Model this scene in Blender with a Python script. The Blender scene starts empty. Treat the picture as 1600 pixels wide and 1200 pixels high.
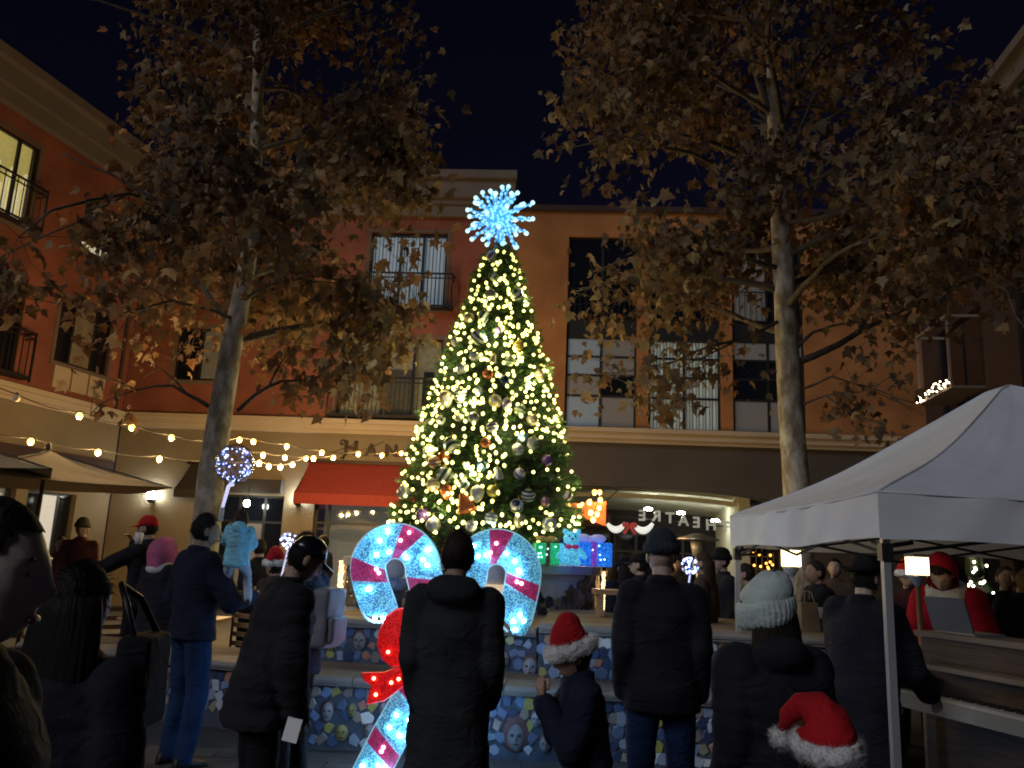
import bpy, bmesh, math, random
from mathutils import Vector, Matrix, noise
S = bpy.context.scene
COL = S.collection
PI = math.pi
R = math.radians
rnd = random.Random(11)

# ---------------------------------------------------------------- camera, sky, sun, exposure
PITCH, ROLL, FPX = R(11.9), R(2.4), 1300.0
CP = Vector((0, 0, 1.6))
fw = Vector((0, math.cos(PITCH), math.sin(PITCH)))
up0 = Vector((0, -math.sin(PITCH), math.cos(PITCH)))
rt0 = Vector((1, 0, 0))
upv = up0 * math.cos(ROLL) - rt0 * math.sin(ROLL)
rtv = rt0 * math.cos(ROLL) + up0 * math.sin(ROLL)
cd = bpy.data.cameras.new('camera')
cd.sensor_width = 36.0
cd.lens = 36.0 * FPX / 1600.0
cd.clip_end = 500.0
cd.clip_start = 0.05
cam = bpy.data.objects.new('camera', cd)
COL.objects.link(cam)
cam.matrix_world = Matrix((rtv, upv, -fw)).transposed().to_4x4()
cam.location = CP
S.camera = cam

W = bpy.data.worlds.new('World')
S.world = W
W.use_nodes = True
nt = W.node_tree
sky = nt.nodes.new('ShaderNodeTexSky')
sky.sky_type = 'NISHITA'
sky.sun_disc = False
sky.sun_elevation = R(28)
sky.sun_rotation = R(200)
sky.air_density = 1.0
sky.dust_density = 0.2
sky.ozone_density = 6.0
bg = nt.nodes['Background']
bg.inputs['Strength'].default_value = 0.0018
tn = nt.nodes.new('ShaderNodeMix'); tn.data_type = 'RGBA'; tn.blend_type = 'MULTIPLY'
tn.inputs[0].default_value = 1.0
tn.inputs[7].default_value = (1.25, 0.62, 0.88, 1)
nt.links.new(sky.outputs[0], tn.inputs[6])
nt.links.new(tn.outputs[2], bg.inputs[0])

sd = bpy.data.lights.new('sun', 'SUN')
sd.energy = 0.74
sd.angle = R(25)
sd.color = (0.90, 0.93, 1.0)
sun = bpy.data.objects.new('sun', sd)
COL.objects.link(sun)
# light travels into the scene, from behind and left of the camera
sun.rotation_euler = Vector((0.56, 0.60, -0.52)).to_track_quat('-Z', 'Y').to_euler()

S.view_settings.view_transform = 'Standard'
S.view_settings.look = 'None'
S.view_settings.exposure = 0.0
S.view_settings.gamma = 1.0
S.view_settings.use_curve_mapping = False
S.render.engine = 'CYCLES'
S.cycles.use_denoising = True
S.cycles.use_adaptive_sampling = True
S.cycles.sample_clamp_indirect = 2.0
S.cycles.sample_clamp_direct = 0.0
S.cycles.filter_width = 1.9
S.cycles.max_bounces = 6
S.cycles.diffuse_bounces = 3
S.cycles.transparent_max_bounces = 10
S.cycles.caustics_reflective = False
S.cycles.caustics_refractive = False

# ---------------------------------------------------------------- helpers
def ray(x, y):
    return fw + rtv * ((x - 800) / FPX) - upv * ((y - 600) / FPX)
def at(x, y, Y):
    d = ray(x, y)
    return CP + d * (Y / d.y)
def az(x, y, z):
    d = ray(x, y)
    return CP + d * ((z - 1.6) / d.z)

MATS = {}
def mat(name, col=(0.5, 0.5, 0.5), rough=0.7, metal=0.0, emit=None, es=1.0, var=0.0, vs=8.0, bump=0.0, bs=60.0,
        spec=0.4, attr=False, objcol=False, trans=0.0, alpha=1.0, sheen=0.0):
    m = bpy.data.materials.new(name)
    m.use_nodes = True
    n = m.node_tree
    b = n.nodes['Principled BSDF']
    b.inputs['Roughness'].default_value = rough
    b.inputs['Metallic'].default_value = metal
    b.inputs['Specular IOR Level'].default_value = spec
    b.inputs['Transmission Weight'].default_value = trans
    b.inputs['Alpha'].default_value = alpha
    if sheen:
        b.inputs['Sheen Weight'].default_value = sheen
    src = None
    if attr:
        a = n.nodes.new('ShaderNodeAttribute'); a.attribute_name = 'tint'; src = a.outputs['Color']
    elif objcol:
        a = n.nodes.new('ShaderNodeObjectInfo'); src = a.outputs['Color']
    tc = n.nodes.new('ShaderNodeTexCoord')
    if var > 0:
        nz = n.nodes.new('ShaderNodeTexNoise')
        nz.inputs['Scale'].default_value = vs
        nz.inputs['Detail'].default_value = 6
        n.links.new(tc.outputs['Object'], nz.inputs['Vector'])
        mr = n.nodes.new('ShaderNodeMapRange')
        mr.inputs['From Min'].default_value = 0.3
        mr.inputs['From Max'].default_value = 0.7
        mr.inputs['To Min'].default_value = 1 - var
        mr.inputs['To Max'].default_value = 1 + var
        n.links.new(nz.outputs['Fac'], mr.inputs['Value'])
        mx = n.nodes.new('ShaderNodeMix'); mx.data_type = 'RGBA'; mx.blend_type = 'MULTIPLY'
        mx.inputs[0].default_value = 1.0
        if src is None:
            mx.inputs[6].default_value = (*col, 1)
        else:
            n.links.new(src, mx.inputs[6])
        n.links.new(mr.outputs[0], mx.inputs[7])
        src = mx.outputs[2]
    if src is None:
        b.inputs['Base Color'].default_value = (*col, 1)
    else:
        n.links.new(src, b.inputs['Base Color'])
    if bump > 0:
        nb = n.nodes.new('ShaderNodeTexNoise')
        nb.inputs['Scale'].default_value = bs
        nb.inputs['Detail'].default_value = 5
        n.links.new(tc.outputs['Object'], nb.inputs['Vector'])
        bp = n.nodes.new('ShaderNodeBump')
        bp.inputs['Strength'].default_value = bump
        bp.inputs['Distance'].default_value = 0.02
        n.links.new(nb.outputs['Fac'], bp.inputs['Height'])
        n.links.new(bp.outputs[0], b.inputs['Normal'])
    if emit is not None:
        b.inputs['Emission Color'].default_value = (*emit, 1)
        b.inputs['Emission Strength'].default_value = es
    MATS[name] = m
    return m
def M(name):
    return MATS[name]

def glass_mat(name, tint=(0.9, 0.95, 1.0), gloss=0.12, rough=0.03):
    m = bpy.data.materials.new(name); m.use_nodes = True
    n = m.node_tree
    n.nodes.clear()
    o = n.nodes.new('ShaderNodeOutputMaterial')
    t = n.nodes.new('ShaderNodeBsdfTransparent'); t.inputs[0].default_value = (*tint, 1)
    g = n.nodes.new('ShaderNodeBsdfGlossy'); g.inputs['Roughness'].default_value = rough
    x = n.nodes.new('ShaderNodeMixShader')
    fr = n.nodes.new('ShaderNodeLayerWeight'); fr.inputs[0].default_value = 0.25
    mr = n.nodes.new('ShaderNodeMapRange'); mr.inputs['To Min'].default_value = gloss * 0.5; mr.inputs['To Max'].default_value = min(1, gloss * 5)
    n.links.new(fr.outputs['Facing'], mr.inputs['Value'])
    n.links.new(mr.outputs[0], x.inputs[0])
    n.links.new(t.outputs[0], x.inputs[1]); n.links.new(g.outputs[0], x.inputs[2])
    n.links.new(x.outputs[0], o.inputs[0])
    MATS[name] = m
    return m

def add_translucency(name, col, fac):
    n = MATS[name].node_tree; b = n.nodes['Principled BSDF']; out = [x for x in n.nodes if x.type == 'OUTPUT_MATERIAL'][0]
    t = n.nodes.new('ShaderNodeBsdfTranslucent')
    if col is None: n.links.new(b.inputs['Base Color'].links[0].from_socket, t.inputs[0])
    else: t.inputs[0].default_value = (*col, 1)
    x = n.nodes.new('ShaderNodeMixShader'); x.inputs[0].default_value = fac
    n.links.new(b.outputs[0], x.inputs[1]); n.links.new(t.outputs[0], x.inputs[2]); n.links.new(x.outputs[0], out.inputs[0])

class MB:
    """collects world- or local-space faces, then links them as ONE mesh object"""
    def __init__(self):
        self.v = []; self.f = []; self.c = []; self.mi = []
        self.cur = 0; self.tint = None
    def add(self, vs, fs):
        o = len(self.v)
        self.v.extend([tuple(p) for p in vs])
        for f in fs:
            self.f.append(tuple(i + o for i in f)); self.mi.append(self.cur); self.c.append(self.tint)
    def box8(self, p):
        self.add(p, [(0, 3, 2, 1), (4, 5, 6, 7), (0, 1, 5, 4), (1, 2, 6, 5), (2, 3, 7, 6), (3, 0, 4, 7)])
    def box(self, c, s, rz=0.0):
        c = Vector(c); hx, hy, hz = s[0] / 2, s[1] / 2, s[2] / 2
        ca, sa = math.cos(rz), math.sin(rz)
        p = []
        for z in (-hz, hz):
            for x, y in ((-hx, -hy), (hx, -hy), (hx, hy), (-hx, hy)):
                p.append((c.x + x * ca - y * sa, c.y + x * sa + y * ca, c.z + z))
        self.box8(p)
    def loft(self, rings, cap=True, close=True):
        n = len(rings[0]); vs = [p for r in rings for p in r]; fs = []
        for i in range(len(rings) - 1):
            for j in range(n if close else n - 1):
                k = (j + 1) % n
                fs.append((i * n + j, i * n + k, (i + 1) * n + k, (i + 1) * n + j))
        if cap:
            fs.append(tuple(range(n - 1, -1, -1)))
            fs.append(tuple((len(rings) - 1) * n + j for j in range(n)))
        self.add(vs, fs)
    def tube(self, pts, rad, n=8, cap=True, flat=1.0):
        pts = [Vector(p) for p in pts]
        if not isinstance(rad, (list, tuple)):
            rad = [rad] * len(pts)
        rings = []; last = None
        for i, p in enumerate(pts):
            a = pts[max(0, i - 1)]; b = pts[min(len(pts) - 1, i + 1)]
            t = (b - a).normalized() if (b - a).length > 1e-9 else Vector((0, 0, 1))
            if last is None:
                u = t.orthogonal().normalized()
            else:
                u = (last - t * last.dot(t))
                u = u.normalized() if u.length > 1e-6 else t.orthogonal().normalized()
            last = u
            w = t.cross(u)
            rings.append([p + u * (math.cos(2 * PI * k / n) * rad[i]) + w * (math.sin(2 * PI * k / n) * rad[i] * flat) for k in range(n)])
        self.loft(rings, cap)
    def capsule(self, a, b, ra, rb, n=12, ends=4):
        a = Vector(a); b = Vector(b); t = (b - a)
        L = t.length
        t = t / L if L > 1e-9 else Vector((0, 0, 1))
        pts = []; rr = []
        for i in range(ends):
            th = PI / 2 * (1 - i / ends)
            pts.append(a - t * (ra * math.sin(th))); rr.append(max(1e-4, ra * math.cos(th)))
        pts.append(a); rr.append(ra); pts.append(b); rr.append(rb)
        for i in range(1, ends + 1):
            th = PI / 2 * i / ends
            pts.append(b + t * (rb * math.sin(th))); rr.append(max(1e-4, rb * math.cos(th)))
        self.tube(pts, rr, n)
    def chain(self, pts, rad, n=12):
        for i in range(len(pts) - 1):
            self.capsule(pts[i], pts[i + 1], rad[i], rad[i + 1], n)
    def sphere(self, c, r, nu=12, nv=8, sc=(1, 1, 1)):
        c = Vector(c)
        vs = [c + Vector((0, 0, -r * sc[2]))]; fs = []
        for i in range(1, nv):
            th = -PI / 2 + PI * i / nv
            for j in range(nu):
                ph = 2 * PI * j / nu
                vs.append(c + Vector((r * sc[0] * math.cos(th) * math.cos(ph), r * sc[1] * math.cos(th) * math.sin(ph), r * sc[2] * math.sin(th))))
        vs.append(c + Vector((0, 0, r * sc[2])))
        for j in range(nu):
            fs.append((0, 1 + (j + 1) % nu, 1 + j))
        for i in range(nv - 2):
            for j in range(nu):
                a = 1 + i * nu + j; b = 1 + i * nu + (j + 1) % nu
                fs.append((a, b, b + nu, a + nu))
        o = 1 + (nv - 2) * nu
        for j in range(nu):
            fs.append((o + j, o + (j + 1) % nu, len(vs) - 1))
        self.add(vs, fs)
    def lathe(self, prof, c=(0, 0, 0), n=20, cap=True, sx=1.0, sy=1.0):
        c = Vector(c)
        self.loft([[c + Vector((r * sx * math.cos(2 * PI * k / n), r * sy * math.sin(2 * PI * k / n), z)) for k in range(n)] for r, z in prof], cap)
    def mesh(self, name, mats, smooth=False, off=(0, 0, 0)):
        me = bpy.data.meshes.new(name)
        ox, oy, oz = off
        me.from_pydata([(x - ox, y - oy, z - oz) for x, y, z in self.v], [], self.f)
        for m in (mats if isinstance(mats, (list, tuple)) else [mats]):
            me.materials.append(MATS[m] if isinstance(m, str) else m)
        if any(self.mi):
            me.polygons.foreach_set('material_index', self.mi)
        if smooth:
            me.polygons.foreach_set('use_smooth', [True] * len(self.f))
        if self.c and self.c[0] is not None:
            ca = me.color_attributes.new('tint', 'FLOAT_COLOR', 'CORNER')
            buf = []
            for p, c in zip(self.f, self.c):
                buf.extend((*c, 1.0) * len(p))
            ca.data.foreach_set('color', buf)
        me.update()
        return me
    def build(self, name, mats, parent=None, smooth=False, local=False):
        off = (0, 0, 0)
        if parent is not None and not local:
            q = parent; off = Vector((0, 0, 0))
            while q is not None:
                off += q.location; q = q.parent
        o = bpy.data.objects.new(name, self.mesh(name, mats, smooth, off))
        COL.objects.link(o)
        if parent is not None:
            o.parent = parent
        return o

def link(name, me, parent=None, loc=(0, 0, 0), rot=(0, 0, 0), scale=(1, 1, 1)):
    o = bpy.data.objects.new(name, me)
    COL.objects.link(o)
    o.parent = parent; o.location = loc; o.rotation_euler = rot; o.scale = scale
    return o
def tag(o, label=None, cat=None, group=None, kind=None):
    if label: o['label'] = label
    if cat: o['category'] = cat
    if group: o['group'] = group
    if kind: o['kind'] = kind
    return o
def empty(name, loc, label=None, cat=None, group=None, rz=0.0):
    o = bpy.data.objects.new(name, None)
    o.empty_display_size = 0.2
    COL.objects.link(o)
    o.location = loc; o.rotation_euler = (0, 0, rz)
    return tag(o, label, cat, group)

_tmp = bpy.data.scenes.new('tmp')
def remesh(mb, vox, smooth=2, noise_amp=0.0, noise_scale=6.0, seed=0.0):
    """union of the closed shells in mb as one continuous surface"""
    me = bpy.data.meshes.new('t')
    me.from_pydata(mb.v, [], mb.f)
    ob = bpy.data.objects.new('t', me)
    _tmp.collection.objects.link(ob)
    md = ob.modifiers.new('r', 'REMESH'); md.mode = 'VOXEL'; md.voxel_size = vox; md.use_smooth_shade = True
    if smooth:
        ms = ob.modifiers.new('s', 'SMOOTH'); ms.iterations = smooth; ms.factor = 0.5
    vl = _tmp.view_layers[0]
    vl.update(); dg = vl.depsgraph
    out = bpy.data.meshes.new_from_object(ob.evaluated_get(dg))
    bpy.data.objects.remove(ob); bpy.data.meshes.remove(me)
    if noise_amp:
        nv = len(out.vertices)
        no = [0.0] * (nv * 3)
        out.vertices.foreach_get('normal', no)
        co = [0.0] * (nv * 3)
        out.vertices.foreach_get('co', co)
        for i in range(nv):
            p = Vector(co[3 * i:3 * i + 3]) * noise_scale + Vector((seed, seed * 2, -seed))
            d = (noise.noise(p) + 0.5 * noise.noise(Vector((p.x * 1.3, p.y * 1.3, p.z * 3.3)))) * noise_amp
            for k in range(3):
                co[3 * i + k] += no[3 * i + k] * d
        out.vertices.foreach_set('co', co)
    out.update()
    return out

class Frame:
    """a vertical plane: s along it, z up, d out of it towards the plaza"""
    def __init__(self, o, e, flip=1):
        self.o = Vector(o); self.e = Vector(e).normalized()
        self.n = Vector((self.e.y, -self.e.x, 0)) * flip
        self.rz = math.atan2(self.e.y, self.e.x)
    def p(self, s, z, d=0.0):
        q = self.o + self.e * s + self.n * d
        return Vector((q.x, q.y, z))
    def box(self, mb, s0, s1, z0, z1, d0, d1):
        pts = []
        for z in (z0, z1):
            for s, d in ((s0, d1), (s1, d1), (s1, d0), (s0, d0)):
                pts.append(self.p(s, z, d))
        mb.box8(pts)
    def wall(self, mb, s0, s1, z0, z1, holes, d0, d1):
        ss = sorted({s0, s1, *[h[0] for h in holes], *[h[1] for h in holes]})
        zs = sorted({z0, z1, *[h[2] for h in holes], *[h[3] for h in holes]})
        ss = [s for s in ss if s0 <= s <= s1]; zs = [z for z in zs if z0 <= z <= z1]
        for i in range(len(ss) - 1):
            run = None
            for j in range(len(zs) - 1):
                cs = (ss[i] + ss[i + 1]) / 2; cz = (zs[j] + zs[j + 1]) / 2
                solid = not any(h[0] < cs < h[1] and h[2] < cz < h[3] for h in holes)
                if solid:
                    run = (run[0], zs[j + 1]) if run else (zs[j], zs[j + 1])
                if (not solid or j == len(zs) - 2) and run:
                    self.box(mb, ss[i], ss[i + 1], run[0], run[1], d0, d1); run = None

# ---------------------------------------------------------------- materials
def stucco(name, col, var=0.10):
    return mat(name, col, 0.9, var=var, vs=0.9, bump=0.45, bs=28, spec=0.2)
stucco('red_stucco', (0.20, 0.070, 0.048), 0.32)
stucco('orange_stucco', (0.30, 0.136, 0.055), 0.28)
stucco('beige_stucco', (0.19, 0.155, 0.105), 0.12)
stucco('grey_stucco', (0.075, 0.066, 0.062), 0.10)
stucco('pale_trim', (0.40, 0.33, 0.25), 0.08)
stucco('cornice_plaster', (0.15, 0.13, 0.12), 0.10)
stucco('dark_stucco', (0.05, 0.034, 0.036), 0.12)
stucco('vault_plaster', (0.48, 0.47, 0.36), 0.06)
mat('frame_black', (0.012, 0.013, 0.016), 0.45)
mat('rail_black', (0.010, 0.010, 0.012), 0.4)
mat('dark_glass', (0.006, 0.008, 0.014), 0.06, spec=0.6)
mat('grey_blind', (0.16, 0.18, 0.22), 0.8, var=0.1)
mat('curtain_dim', (0.18, 0.15, 0.11), 0.9, var=0.2, vs=3)
mat('lit_blind', (0.6, 0.6, 0.6), 0.8, emit=(0.55, 0.66, 0.72), es=0.25)
mat('lit_blind_warm', (0.6, 0.6, 0.5), 0.8, emit=(0.75, 0.72, 0.56), es=0.18)
mat('lit_room_yellow', (0.6, 0.5, 0.2), 0.8, emit=(0.85, 0.62, 0.16), es=0.55, var=0.3)
mat('lit_room_dim', (0.35, 0.3, 0.2), 0.8, emit=(0.55, 0.40, 0.18), es=0.075, var=0.3)
mat('lit_strip', (0.9, 0.8, 0.6), 0.8, emit=(1.0, 0.85, 0.5), es=0.7)
mat('lit_blue_pane', (0.20, 0.26, 0.33), 0.4, emit=(0.30, 0.42, 0.56), es=0.075)
mat('lit_dim_pane', (0.16, 0.15, 0.15), 0.5, emit=(0.35, 0.36, 0.36), es=0.05)
mat('shop_glow', (0.4, 0.4, 0.35), 0.8, emit=(0.65, 0.62, 0.5), es=0.08, var=0.35, vs=1.2)
mat('shop_white', (0.6, 0.6, 0.6), 0.8, emit=(0.8, 0.85, 0.8), es=0.35)
glass_mat('pane_glass')
mat('awning_red', (0.23, 0.030, 0.020), 0.85, bump=0.1, bs=120, var=0.08)
mat('awning_dark', (0.035, 0.03, 0.028), 0.9)
mat('letter_rust', (0.030, 0.013, 0.006), 0.5, metal=0.3)
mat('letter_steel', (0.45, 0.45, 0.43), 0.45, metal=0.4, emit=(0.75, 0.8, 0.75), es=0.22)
mat('lamp_white', (0.9, 0.9, 0.9), 0.4, emit=(0.95, 1.0, 0.90), es=75)
mat('downlight', (0.9, 0.9, 0.9), 0.4, emit=(0.98, 1.0, 0.86), es=55)
mat('bulb_warm', (0.9, 0.8, 0.5), 0.3, emit=(1.0, 0.50, 0.10), es=5.5)
mat('bulb_off', (0.65, 0.6, 0.5), 0.15)
mat('lantern_glow', (0.95, 0.9, 0.7), 0.4, emit=(1.0, 0.74, 0.34), es=5)
mat('white_metal', (0.6, 0.6, 0.6), 0.45)
mat('grey_metal', (0.42, 0.42, 0.44), 0.45, metal=0.3)
mat('black_plastic', (0.015, 0.015, 0.017), 0.5)
mat('black_wire', (0.012, 0.011, 0.010), 0.7)
mat('umbrella_beige', (0.50, 0.38, 0.22), 0.9, var=0.06, bump=0.1)
mat('umbrella_pole', (0.06, 0.05, 0.05), 0.6)
mat('paver', (0.075, 0.07, 0.07), 0.75, var=0.25, vs=4, bump=0.3, bs=30, objcol=False)
mat('ground', (0.05, 0.048, 0.05), 0.85, var=0.25, vs=2, bump=0.3)
mat('coping', (0.24, 0.21, 0.185), 0.7, var=0.18, vs=5, bump=0.2)
mat('tread', (0.22, 0.155, 0.10), 0.8, var=0.2, vs=3, bump=0.2)
mat('mortar', (0.06, 0.072, 0.10), 0.95, var=0.3, vs=9, bump=0.3)
mat('tile', objcol=True, rough=0.28, var=0.18, vs=14, spec=0.5)
mat('planter_white', (0.55, 0.54, 0.52), 0.8, var=0.12, vs=3)
# ---------------------------------------------------------------- ground
g = MB()
g.add([(-60, -20, 0), (60, -20, 0), (60, 70, 0), (-60, 70, 0)], [(0, 1, 2, 3)])
ground = tag(g.build('ground', 'ground'), kind='structure')
pm = MB(); pm.box((0, 0, 0.006), (0.585, 0.285, 0.012))
for k in range(4):
    pass
paver_me = pm.mesh('paver', 'paver')
n_p = 0
for j in range(12):
    for i in range(14):
        x = -3.4 + i * 0.6 + (0.3 if j % 2 else 0); y = 3.75 + j * 0.3
        if n_p < 290:
            link('paver', paver_me, ground, (x, y, 0.001 + rnd.random() * 0.003), (0, 0, rnd.uniform(-.006, .006)))
            n_p += 1

# ---------------------------------------------------------------- buildings
stucco('window_trim', (.13, .095, .08), .15)
YAW = R(3.5)
FB = Frame((0, 22, 0), (math.cos(YAW), -math.sin(YAW), 0))
FL = Frame((-10.67, 22.65, 0), (-.2535, -.967, 0), -1)
FR = Frame((10.84, 21.3, 0), (-.13, -.99, 0))

def window(fr, parent, s0, s1, z0, z1, vs=(), hs=(), fill='dark_glass', glass=True, fw_=0.06, cells=None, blind=None, d=-0.10, sill=False, name='window', slats=None, sur=False):
    """frame + mullions (part) > pane, blind (sub-parts)"""
    m = MB()
    fr.box(m, s0, s1, z1 - fw_, z1, d - .05, d + .03); fr.box(m, s0, s1, z0, z0 + fw_, d - .05, d + .03)
    fr.box(m, s0, s0 + fw_, z0 + fw_, z1 - fw_, d - .05, d + .03); fr.box(m, s1 - fw_, s1, z0 + fw_, z1 - fw_, d - .05, d + .03)
    for v in vs: fr.box(m, v - .035, v + .035, z0 + fw_, z1 - fw_, d - .045, d + .025)
    xs = [s0 + fw_] + [q for v in vs for q in (v - .035, v + .035)] + [s1 - fw_]
    for h in hs:
        for i in range(0, len(xs), 2): fr.box(m, xs[i], xs[i + 1], h - .03, h + .03, d - .044, d + .024)
    w = m.build(name, 'frame_black', parent)
    if sur:
        m = MB(); t = .11
        fr.box(m, s0 - t, s1 + t, z1, z1 + t, -.02, .014); fr.box(m, s0 - t, s1 + t, z0 - t, z0, -.02, .03)
        fr.box(m, s0 - t, s0, z0, z1, -.02, .013); fr.box(m, s1, s1 + t, z0, z1, -.02, .013)
        m.build('surround', 'window_trim', w)
    zs = [z0 + fw_] + [q for h in sorted(hs) for q in (h - .03, h + .03)] + [z1 - fw_]
    k = 0
    for i in range(0, len(xs), 2):
        for j in range(0, len(zs), 2):
            p = MB(); fr.box(p, xs[i], xs[i + 1], zs[j], zs[j + 1], d - .012, d - .004)
            mt = (cells[k] if cells else None) or ('pane_glass' if glass else fill)
            p.build('pane', mt, w); k += 1
    if blind:
        b = MB()
        if slats:
            n = int((s1 - s0) / slats)
            for q in range(n):
                a = s0 + (s1 - s0) * q / n; c = (s1 - s0) / n * .80
                t = 0.03 if q % 2 else -0.02
                pts = [fr.p(a, z0 + fw_, d - .12), fr.p(a + c, z0 + fw_, d - .12 - t), fr.p(a + c, z1 - fw_, d - .12 - t), fr.p(a, z1 - fw_, d - .12)]
                b.add(pts, [(0, 1, 2, 3)])
        else:
            fr.box(b, s0, s1, z0, z1, d - .16, d - .14)
        b.build('blind', blind, w)
    return w

def railing(fr, parent, s0, s1, z0, z1, d0=0.0, d1=0.32, n=14):
    m = MB()
    for z, t in ((z1, .025), (z1 - .13, .015), (z0, .025)):
        fr.box(m, s0, s1, z - t, z + t, d1 - .03, d1)
        for s in (s0, s1 - .03): fr.box(m, s, s + .03, z - t, z + t, d0, d1 - .03)
    for i in range(n + 1):
        s = s0 + (s1 - s0 - .018) * i / n
        fr.box(m, s, s + .018, z0 + .026, z1 - .026, d1 - .026, d1 - .006)
    for s in (s0, s1 - .04): fr.box(m, s, s + .04, z0 - .12, z1 + .03, d1 - .042, d1 + .002)
    fr.box(m, s0 + .02, s1 - .02, z0 - .06, z0 - .026, d0, d1 - .04)
    return m.build('balcony_railing', 'rail_black', parent)

B = empty('apartment_building', FB.p(-10.7, 0), 'three storey plaza building with red and orange stucco walls, pale ledge and arched passage', 'building')
m = MB()
holes_red = [(-4.15, -1.98, 8.3, 10.52), (-4.75, -1.93, 5.2, 7.43), (-9.4, -8.02, 6.08, 7.57), (-8.75, -7.3, 9.05, 10.45)]
FB.wall(m, -10.69, -0.2, 5.1, 11.0, holes_red, -.3, 0)
m.build('red_wall', 'red_stucco', B)
m = MB()
FB.wall(m, -0.2, 10.9, 5.1, 11.25, [(1.43, 7.8, 5.11, 10.52)], -.3, -.03)
for a, b in ((3.34, 3.66), (5.58, 5.9)): FB.box(m, a, b, 5.1, 10.52, -.28, -.033)
m.build('orange_wall', 'orange_stucco', B)
m = MB(); FB.box(m, -0.15, 10.9, 11.25, 11.42, -.3, .06); m.build('parapet_cap', 'dark_stucco', B)
m = MB()
FB.box(m, -10.9, -.2, 11.0, 11.35, -.3, .12); FB.box(m, -10.9, -.16, 11.35, 11.5, -.3, .2); FB.box(m, -10.9, -.12, 11.5, 12.05, -.3, .30); FB.box(m, -10.9, -.08, 12.05, 12.28, -.3, .42)
m.build('cornice', 'cornice_plaster', B)
# pale ledge over the ground floor
m = MB()
FB.box(m, -10.69, 10.9, 4.72, 4.82, -.3, .10); FB.box(m, -10.69, 10.9, 4.82, 4.98, -.3, .18); FB.box(m, -10.69, 10.9, 4.98, 5.1, -.3, .26)
m.build('ledge', 'pale_trim', B)
# ground floor
m = MB()
FB.wall(m, -10.69, -1.0, 0, 4.72, [(-8.0, -5.95, 0, 3.0), (-5.12, -1.25, 0, 3.0)], -.35, -.02)
m.build('shop_wall', 'beige_stucco', B)
# arched passage wall
arc = []
AC, AH = 3.1, 4.75
def arch_z(s):
    t = (s - AC) / AH
    return 3.02 + 0.56 * math.sqrt(max(0.0, 1 - t * t)) if abs(t) < 1 else 3.02
m = MB()
ss = [AC - AH + 2 * AH * i / 40 for i in range(41)]
for i in range(40):
    a, b = ss[i], ss[i + 1]
    za, zb = arch_z(a), arch_z(b)
    pts = [FB.p(a, za, -.02), FB.p(b, zb, -.02), FB.p(b, zb, -.35), FB.p(a, za, -.35), FB.p(a, 4.72, -.02), FB.p(b, 4.72, -.02), FB.p(b, 4.72, -.35), FB.p(a, 4.72, -.35)]
    m.box8(pts)
FB.box(m, -1.0, AC - AH, 0, 4.72, -.35, -.021) if AC - AH > -1 else None
FB.box(m, AC + AH, 10.9, 0, 4.72, -.35, -.02)
m.build('arch_wall', 'grey_stucco', B)
# vault behind the arch, with a lower rib
m = MB()
def vault(d0, d1, dz0, dz1, th=.12):
    for i in range(40):
        a, b = ss[i], ss[i + 1]
        p = [FB.p(a, arch_z(a) + dz0, d0), FB.p(b, arch_z(b) + dz0, d0), FB.p(b, arch_z(b) + dz1, d1), FB.p(a, arch_z(a) + dz1, d1)]
        m.box8(p + [q + Vector((0, 0, th)) for q in p])
vault(-.352, -1.5, -.002, 0.10); vault(-1.5, -1.9, -.16, -.16); vault(-1.9, -4.74, .06, -.30)
m.build('vault', 'vault_plaster', B, smooth=False)
for a, b, c, d in ((AC - AH - .2, AC - AH, 3.7, -.352), (AC + AH - 1.6, AC + AH - 1.3, 3.9, -1.2), (AC + AH, AC + AH + .2, 3.7, -.352)):
    m = MB(); FB.box(m, a, b, 0, c, -4.6, d); m.build('passage_pier', 'vault_plaster', B)
# theatre front behind the passage
m = MB(); FB.box(m, AC - AH, AC + AH, 0, 3.9, -5.0, -4.75); m.build('theatre_wall', stucco('theatre_dark', (.03, .028, .032)), B)
for i, (a, b, t) in enumerate(((-1.2, .4, 'dark_glass'), (.5, 1.9, 'lit_dim_pane'), (2.0, 3.0, 'dark_glass'), (3.1, 4.5, 'dark_glass'), (4.6, 5.9, 'dark_glass'))):
    window(FB, B, a, b, .1, 2.55, vs=((a + b) / 2,), hs=(2.0,), glass=False, fill=t, d=-4.66, name='theatre_window')
m = MB(); FB.box(m, 1.35, 2.6, 2.1, 2.5, -4.55, -4.5); m.build('navy_panel', mat('navy_panel', (.01, .018, .06), .5), B)
m = MB(); FB.box(m, 2.3, 2.52, 2.2, 2.42, -4.498, -4.49); po = m.build('poster', mat('poster', (.5, .5, .5), .6, emit=(.5, .5, .55), es=.15), B)
m = MB(); FB.box(m, 2.37, 2.45, 2.27, 2.36, -4.489, -4.486); m.build('red_patch', mat('poster_red', (.4, .02, .02), .6, emit=(.6, .05, .05), es=.1), po)
m = MB(); FB.box(m, 1.9, 3.0, 2.72, 3.12, -4.7, -4.6); m.build('transom_panel', mat('transom_brown', (.10, .03, .02), .5), B)
# ceiling downlights in the passage
for px, py in ((1013, 797), (1064, 803), (1117, 815)):
    p = at(px, py, 24.2)
    m = MB(); m.lathe([(.0, 0), (.11, 0), (.12, .04), (.06, .07)], p, 16)
    dl = m.build('downlight', 'downlight', B)
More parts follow.
